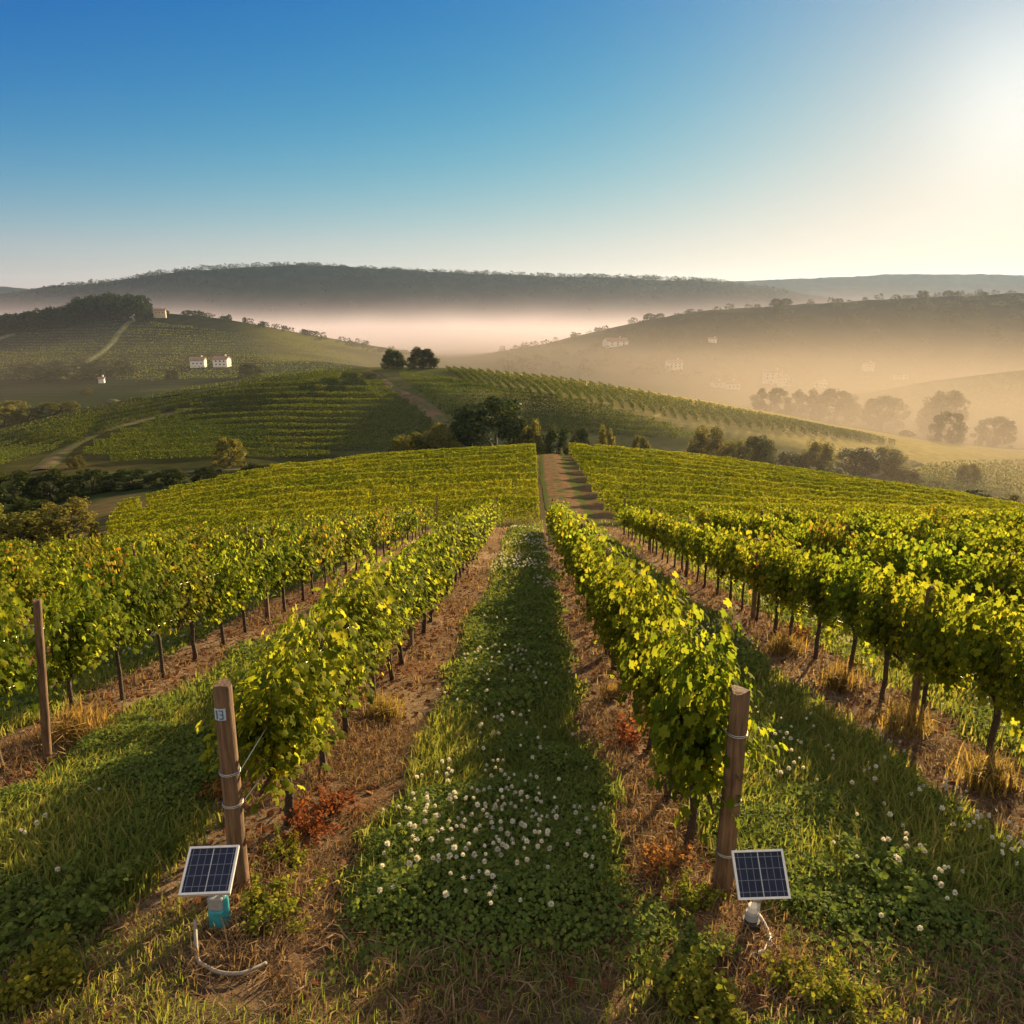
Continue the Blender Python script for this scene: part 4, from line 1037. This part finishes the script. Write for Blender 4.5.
tree('full', 423, 367, 31, 23, 271, 'larger round dark tree of the pair on the hill crest', sink=.12)
gb = 'bushes in the dip behind the near vineyard'
tree('fullolive', 438, 459, 52, 35, 133, 'pale olive bush left of the big dark tree behind the near vineyard', 'bush', 'bush', gb)
tree('fullolive', 410, 461, 46, 29, 132, 'low olive bush at the left end of the clump below the hill', 'bush', 'bush', gb)
tree('full', 496, 457, 108, 60, 138, 'big dark spreading tree just left of the top of the dirt path')
tree('olive', 527, 452, 36, 36, 136, 'olive bush against the right side of the big dark tree', 'bush', 'bush', gb)
tree('dark', 557, 452, 34, 29, 140, 'dark bush right behind the top of the dirt path', 'bush', 'bush', gb)
tree('dark', 580, 450, 24, 24, 142, 'smaller dark bush right of the dirt path top', 'bush', 'bush', gb)
tree('olive', 606, 450, 20, 28, 142, 'small round bush alone below the striped hill rows', 'bush', 'bush', gb)
tree('olive', 640, 452, 26, 18, 142, 'low bush below the striped hill rows, left of the hazy trees', 'bush', 'bush', gb)
gr = 'hazy trees in the dip on the right'
for a in ((708, 462, 40, 42, 150, 'tall dark hazy tree at the left end of the right dip'), (735, 462, 26, 26, 150, 'low hazy bush between two taller trees in the right dip'), (758, 468, 32, 38, 152, 'second tall hazy tree in the right dip, above the vine edge'),
          (790, 472, 30, 24, 155, 'low hazy bush in the middle of the right dip'), (817, 474, 34, 38, 158, 'rounded hazy tree in the middle of the right dip'), (826, 482, 34, 18, 150, 'pale low bush before the rounded hazy tree'),
          (854, 480, 46, 38, 165, 'wide hazy tree right of the rounded one in the right dip'), (885, 476, 40, 34, 170, 'hazy tree at the right end of the dip, by the earth road'),
          (903, 488, 36, 24, 160, 'bush at the left corner of the far right vine block'), (967, 486, 20, 27, 170, 'slim young tree standing in the far right vine block'), (935, 494, 30, 16, 160, 'low bush on the near edge of the far right vine block'), (975, 512, 34, 26, 126, 'left one of the two low bushes below the far right vine block'), (1006, 516, 34, 25, 128, 'right one of the two low bushes below the far right vine block')):
    a = list(a); a[3] *= .86; a[2] *= 1.15; tree(random.choice(('full', 'fullolive', 'fullolive')), *a, group=gr)
gm = 'big misty trees in the right valley'
for a in ((770, 408, 44, 22, 330, 'misty tree low in the valley right of the hill end'), (806, 412, 40, 24, 335, 'misty tree left of the long misty clump'), (835, 416, 52, 28, 335, 'broad misty tree in the valley clump'), (882, 424, 46, 30, 325, 'dome-shaped misty tree left of the tallest one'),
          (942, 432, 54, 44, 320, 'tallest misty tree before the right spur'), (946, 450, 42, 40, 255, 'pale misty tree just before the tallest one'), (994, 448, 40, 32, 270, 'misty tree near the right edge of the photo'), (905, 450, 30, 20, 260, 'low misty bush below the dome-shaped tree')):
    tree('dark', *a, group=gm)
gl = 'bushes on the left valley side'
for a in ((230, 468, 36, 31, 150, 'sprawling olive tree alone at the foot of the left vine hill'), (77, 470, 20, 15, 148, 'small bush on the left end of the hill foot')):
    tree('olive', *a, group=gl)
for i, (u, v, w, h, Y) in enumerate(((12, 494, 60, 24, 108), (50, 490, 50, 22, 112), (92, 486, 46, 18, 115), (130, 485, 50, 16, 116), (170, 484, 50, 15, 117), (212, 482, 50, 15, 118), (255, 479, 50, 15, 120), (300, 475, 44, 12, 122), (335, 471, 40, 11, 124))):
    tree('dark', u, v, w, h, Y, f'low dark shaded bush, {ordn(i+1)} from the left in the hedge below the hill', 'bush', 'bush', 'dark hedge bushes along the foot of the hill')
for a in ((70, 548, 66, 50, 58, 'tallest olive bush left of the near field'), (22, 548, 64, 36, 55, 'wide olive bush at the left edge behind the vines'), (28, 520, 54, 22, 74, 'dark bush behind the two olive bushes at the left edge'), (-20, 540, 60, 45, 56, 'olive bush cut by the left edge of the photo')):
    tree('olive' if 'dark' not in a[5] else 'dark', *a, name='bush', cat='bush', group='bushes beside the near field on the left')
for i, (u, v, w, h, Y) in enumerate(((6, 430, 30, 26, 262), (30, 428, 30, 22, 266), (52, 422, 26, 20, 270), (70, 414, 22, 13, 275), (14, 415, 34, 15, 300))):
    tree('olive', u, v, w, h, Y, f'grey green bush, {ordn(i+1)} in the clump behind the left hill edge', 'bush', 'bush', 'grey green bushes behind the left hill edge')
tree('olive', 88, 402, 17, 14, 400, 'round golden tree alone beside the valley road')
for u, v, w, h, lb in ((138, 398, 22, 16, 'left one of the pale trees by the valley road'), (154, 394, 18, 14, 'right one of the pale trees by the valley road'), (172, 378, 14, 9, 'small dark tree just left of the two white houses'), (250, 372, 26, 9, 'dark trees right of the white houses')):
    tree('olive' if 'pale' in lb else 'dark', u, v, w, h, 470, lb)
for i, (u, v, w, h, Y) in enumerate(((157, 316, 8, 6, 930), (166, 317, 9, 7, 930), (188, 317, 14, 7, 935), (198, 318, 12, 8, 935), (224, 322, 8, 6, 940), (229, 322, 7, 8, 940), (245, 325, 5, 8, 945), (305, 336, 8, 7, 950), (262, 328, 8, 4, 950))):
    tree('dark', u, v, w, h, Y, f'tiny dark tree, {ordn(i+1)} from the left on the ridge beyond the hamlet', group='trees on the left ridge')
for i, (u, v, w, h, Y) in enumerate(((598, 335, 14, 8, 1130), (650, 320, 16, 7, 1130), (660, 319, 10, 6, 1130), (700, 314, 12, 5, 1130), (757, 308, 9, 4, 1140), (776, 307, 14, 9, 1140), (786, 306, 12, 8, 1140), (838, 303, 18, 5, 1140), (865, 301, 8, 4, 1140), (922, 299, 14, 9, 1140), (947, 298, 11, 8, 1140), (985, 296, 10, 4, 1140))):
    tree('dark', u, v, w, h, Y, f'hazy ridge tree, {ordn(i+1)} from the left on the right skyline hill', group='trees on the right skyline hill')

# woods on the far slopes
cr = TV['dark'][0][0]; nv = len(cr.vertices); vv = np.zeros(nv*3, np.float32); cr.vertices.foreach_get('co', vv); vv = vv.reshape(-1, 4, 3)
WV = []; r = np.random.default_rng(77)
def wood(u, v, Y, w, h):
    g = pix(u, v, Y); z = float(H0(np.array([g[0]]), np.array([g[1]]))[0])
    q = vv[r.choice(len(vv), 130, False)]; c = q.mean(1, keepdims=True); q = c+(q-c)*3.2
    a = r.uniform(0, 6.28); ca_, sa_ = math.cos(a), math.sin(a); q = q @ np.array([[ca_, sa_, 0], [-sa_, ca_, 0], [0, 0, 1]])
    WV.append((q*np.array([w, w, h])+np.array([g[0], g[1], z])).reshape(-1, 3))
for i in range(420):
    u = r.uniform(-40, 148); Y = r.uniform(860, 965); wood(u, 320, Y, r.uniform(12, 22), r.uniform(11, 17)+(5 if 75 < u < 145 else 0))
for i in range(420):
    u = r.uniform(500, 1060); Y = r.uniform(700, 1150); wood(u, 320, Y, r.uniform(9, 17), r.uniform(5, 10))
for i in range(60):
    u = r.uniform(200, 430); Y = r.uniform(900, 1000); wood(u, 320, Y, r.uniform(8, 14), r.uniform(4, 7))
for i in range(60):
    u = r.uniform(0, 130); Y = r.uniform(480, 600); wood(u, 320, Y, r.uniform(9, 15), r.uniform(4, 7))
for i in range(1500):
    u = r.uniform(-60, 790); Y = 2300+r.normal(0, 1)*70-abs(r.normal(0, 120)); g = pix(u, 300, Y); z = float(H0(np.array([g[0]]), np.array([g[1]]))[0])
    q = vv[r.choice(len(vv), 34, False)]; c = q.mean(1, keepdims=True); q = c+(q-c)*5
    w = r.uniform(10, 22); WV.append((q*np.array([w, w, r.uniform(7, 15)])+np.array([g[0], g[1], z-1])).reshape(-1, 3))
WV = np.vstack(WV); link('woods', mesh_np('woods', WV, np.arange(len(WV)).reshape(-1, 4)), mat=M['wood_leaf'], kind='stuff', label='dark woodland and scrub covering the far hills', category='woods')

# ------------------------------------------------------------------ houses
def house(u, v, Y, w, d, h, rot, wall, label, group=None):
    g = pix(u, v, Y); z = float(H0(np.array([g[0]]), np.array([g[1]]))[0])+.2
    z = max(z, g[2]) if abs(z-g[2]) < 14 else z
    o = thing('house', label, 'house', (g[0], g[1], z), rot, group)
    b = MB(); b.box((0, 0, h/2-1.5), (w, d, h+3)); b.add([(-w/2, -d/2, h), (-w/2, d/2, h), (-w/2, 0, h+d*.22), (w/2, -d/2, h), (w/2, d/2, h), (w/2, 0, h+d*.22)], [(0, 2, 1), (3, 4, 5)])
    link('wall', b.mesh('wall', wall, False), o)
    rf = MB(); e = .5
    for s in (-1, 1):
        y1, z1 = s*(d/2+e), h-e*.44; rf.add([(-w/2-e, 0, h+d*.22+.05), (w/2+e, 0, h+d*.22+.05), (w/2+e, y1, z1), (-w/2-e, y1, z1), (-w/2-e, 0, h+d*.22+.3), (w/2+e, 0, h+d*.22+.3), (w/2+e, y1, z1+.25), (-w/2-e, y1, z1+.25)],
            [(4, 5, 6, 7), (0, 3, 2, 1), (3, 7, 6, 2), (0, 4, 7, 3), (1, 2, 6, 5)])
    ro = link('roof', rf.mesh('roof', M['tile'], False), o)
    ch = MB(); ch.box((w*.25, d*.12, h+d*.22+.5), (.8, .8, 1.6)); link('chimney', ch.mesh('chimney', wall, False), ro)
    for fx in ((-.28, 0, .28) if w > 9 else (-.22, .22)):
        for fz in ((.3, .72) if h > 5 else (.5,)):
            wb = MB(); wb.box((fx*w, -d/2-.02, fz*h), (w*.09, .08, h*.2)); link('window', wb.mesh('window', M['window'], False), o)
    return o
house(199, 370, 560, 9.5, 7, 4.8, .12, M['plaster'], 'white house, left of the pair in the valley behind the vine hill')
house(223, 372, 560, 10, 7, 5.2, -.1, M['plaster'], 'white house, right of the pair in the valley behind the vine hill')
house(160, 315, 880, 12, 8, 5, .3, M['ochre'], 'ochre farmhouse at the edge of the ridge wood')
house(133, 319, 870, 4.5, 4, 2.6, -.2, M['plaster'], 'small pale building at the top of the slope track')
house(104, 398, 470, 3, 2.5, 2, .2, M['plaster'], 'tiny white shed beside the golden tree in the valley')
for i, (u, v, Y, w, h, lb) in enumerate(((674, 368, 800, 15, 6, 'hazy white house, left of the valley hamlet on the right'), (772, 380, 720, 16, 7, 'hazy white house, largest in the right valley'), (783, 383, 715, 10, 5, 'small hazy house touching the largest right valley house'), (822, 372, 760, 11, 5, 'hazy house high on the right slope'),
                    (730, 396, 650, 13, 5, 'hazy pale house low in the valley near the striped hill'), (716, 398, 655, 9, 4, 'small pale shed beside the low valley house'), (615, 354, 950, 26, 6, 'long pale building in the mist behind the hill'), (712, 349, 930, 9, 5, 'tiny hazy house in the middle of the wooded slope'), (868, 368, 800, 10, 4, 'tiny hazy house on the right slope above the spur'), (902, 366, 800, 12, 4, 'pale hazy house farthest right on the slope'))):
    house(u, v, Y, w, w*.6, h, random.uniform(-.5, .5), M['plaster'], lb, 'misty houses in the right valley')

# ------------------------------------------------------------------ air
def boxmesh(x0, x1, y0, y1, z0, z1):
    b = MB(); b.box(((x0+x1)/2, (y0+y1)/2, (z0+z1)/2), (x1-x0, y1-y0, z1-z0)); return b
def volmat(name, dens, aniso, col):
    m, t, o = newmat(name); p = N(t, 'ShaderNodeVolumePrincipled'); p.inputs['Color'].default_value = (*col, 1); p.inputs['Density'].default_value = dens; p.inputs['Anisotropy'].default_value = aniso
    t.links.new(p.outputs[0], o.inputs['Volume']); return m, t, p
m, t, p = volmat('haze_air', 0.42e-4, .4, (.44, .64, 1.0))
link('haze', boxmesh(-6200, 6200, -6200, 6200, -420, 175).mesh('haze', m, False), kind='stuff', label='pale morning haze over the valley', category='haze')
m, t, p = volmat('valley_mist', 1e-3, .32, (.33, .295, .255))
g = N(t, 'ShaderNodeNewGeometry'); sp = N(t, 'ShaderNodeSeparateXYZ'); t.links.new(g.outputs['Position'], sp.inputs[0])
def math_(op, a, b=None, c=None):
    n = N(t, 'ShaderNodeMath', operation=op)
    for i, v in enumerate((a, b, c)):
        if v is None: continue
        if isinstance(v, (int, float)): n.inputs[i].default_value = v
        else: t.links.new(v, n.inputs[i])
    return n.outputs[0]
ns = N(t, 'ShaderNodeTexNoise'); ns.inputs['Scale'].default_value = .0022; ns.inputs['Detail'].default_value = 2; t.links.new(g.outputs['Position'], ns.inputs['Vector'])
zz = math_('MULTIPLY_ADD', math_('SUBTRACT', ns.outputs[0], .5), -42, sp.outputs[2])
ex = math_('EXPONENT', math_('MULTIPLY', math_('ADD', zz, 38), -1/13.0))
def srange(v, a, b, c, d):
    n = N(t, 'ShaderNodeMapRange'); n.interpolation_type = 'SMOOTHSTEP'; t.links.new(v, n.inputs[0])
    for i, q in enumerate((a, b, c, d)): n.inputs[i+1].default_value = q
    return n.outputs[0]
slope = math_('DIVIDE', sp.outputs[0], math_('MAXIMUM', sp.outputs[1], 50))
far = math_('MULTIPLY', math_('MINIMUM', math_('MULTIPLY', ex, 1.6e-3), 4.5e-3), srange(slope, -.25, .4, .32, .55))
# a denser pocket lies in the dip behind the near ridge, on the sunny side
pk = math_('MINIMUM', math_('MULTIPLY', math_('EXPONENT', math_('MULTIPLY', math_('ADD', zz, 34), -1/9.0)), 6e-3), 1.2e-2)
pk = math_('MULTIPLY', math_('MULTIPLY', pk, srange(slope, .05, .35, 0, 1)), srange(sp.outputs[1], 300, 420, 1, 0))
dn = math_('ADD', far, pk)
t.links.new(dn, p.inputs['Density'])
link('valley_mist', boxmesh(-2600, 2600, 122, 1000, -200, 60).mesh('valley_mist', m, False), kind='stuff', label='low white mist lying in the valleys behind the vine hill', category='mist')

m, t, p = volmat('fog_bank', 1e-3, .2, (.80, .75, .90))
g = N(t, 'ShaderNodeNewGeometry'); sp = N(t, 'ShaderNodeSeparateXYZ'); t.links.new(g.outputs['Position'], sp.inputs[0])
ns = N(t, 'ShaderNodeTexNoise'); ns.inputs['Scale'].default_value = .0026; ns.inputs['Detail'].default_value = 2; t.links.new(g.outputs['Position'], ns.inputs['Vector'])
zz = math_('MULTIPLY_ADD', math_('SUBTRACT', ns.outputs[0], .5), -55, sp.outputs[2])
ex = math_('EXPONENT', math_('MULTIPLY', math_('ADD', zz, 38), -1/14.0))
dn = math_('MULTIPLY', math_('MINIMUM', math_('MULTIPLY', ex, 1.6e-3), 4.5e-3), srange(sp.outputs[1], 1000, 1300, .1, 1))
t.links.new(dn, p.inputs['Density'])
link('fog_bank', boxmesh(-2600, 2600, 1002, 2280, -200, 60).mesh('fog_bank', m, False), kind='stuff', label='bright pinkish white fog bank at the foot of the far ridge', category='fog')
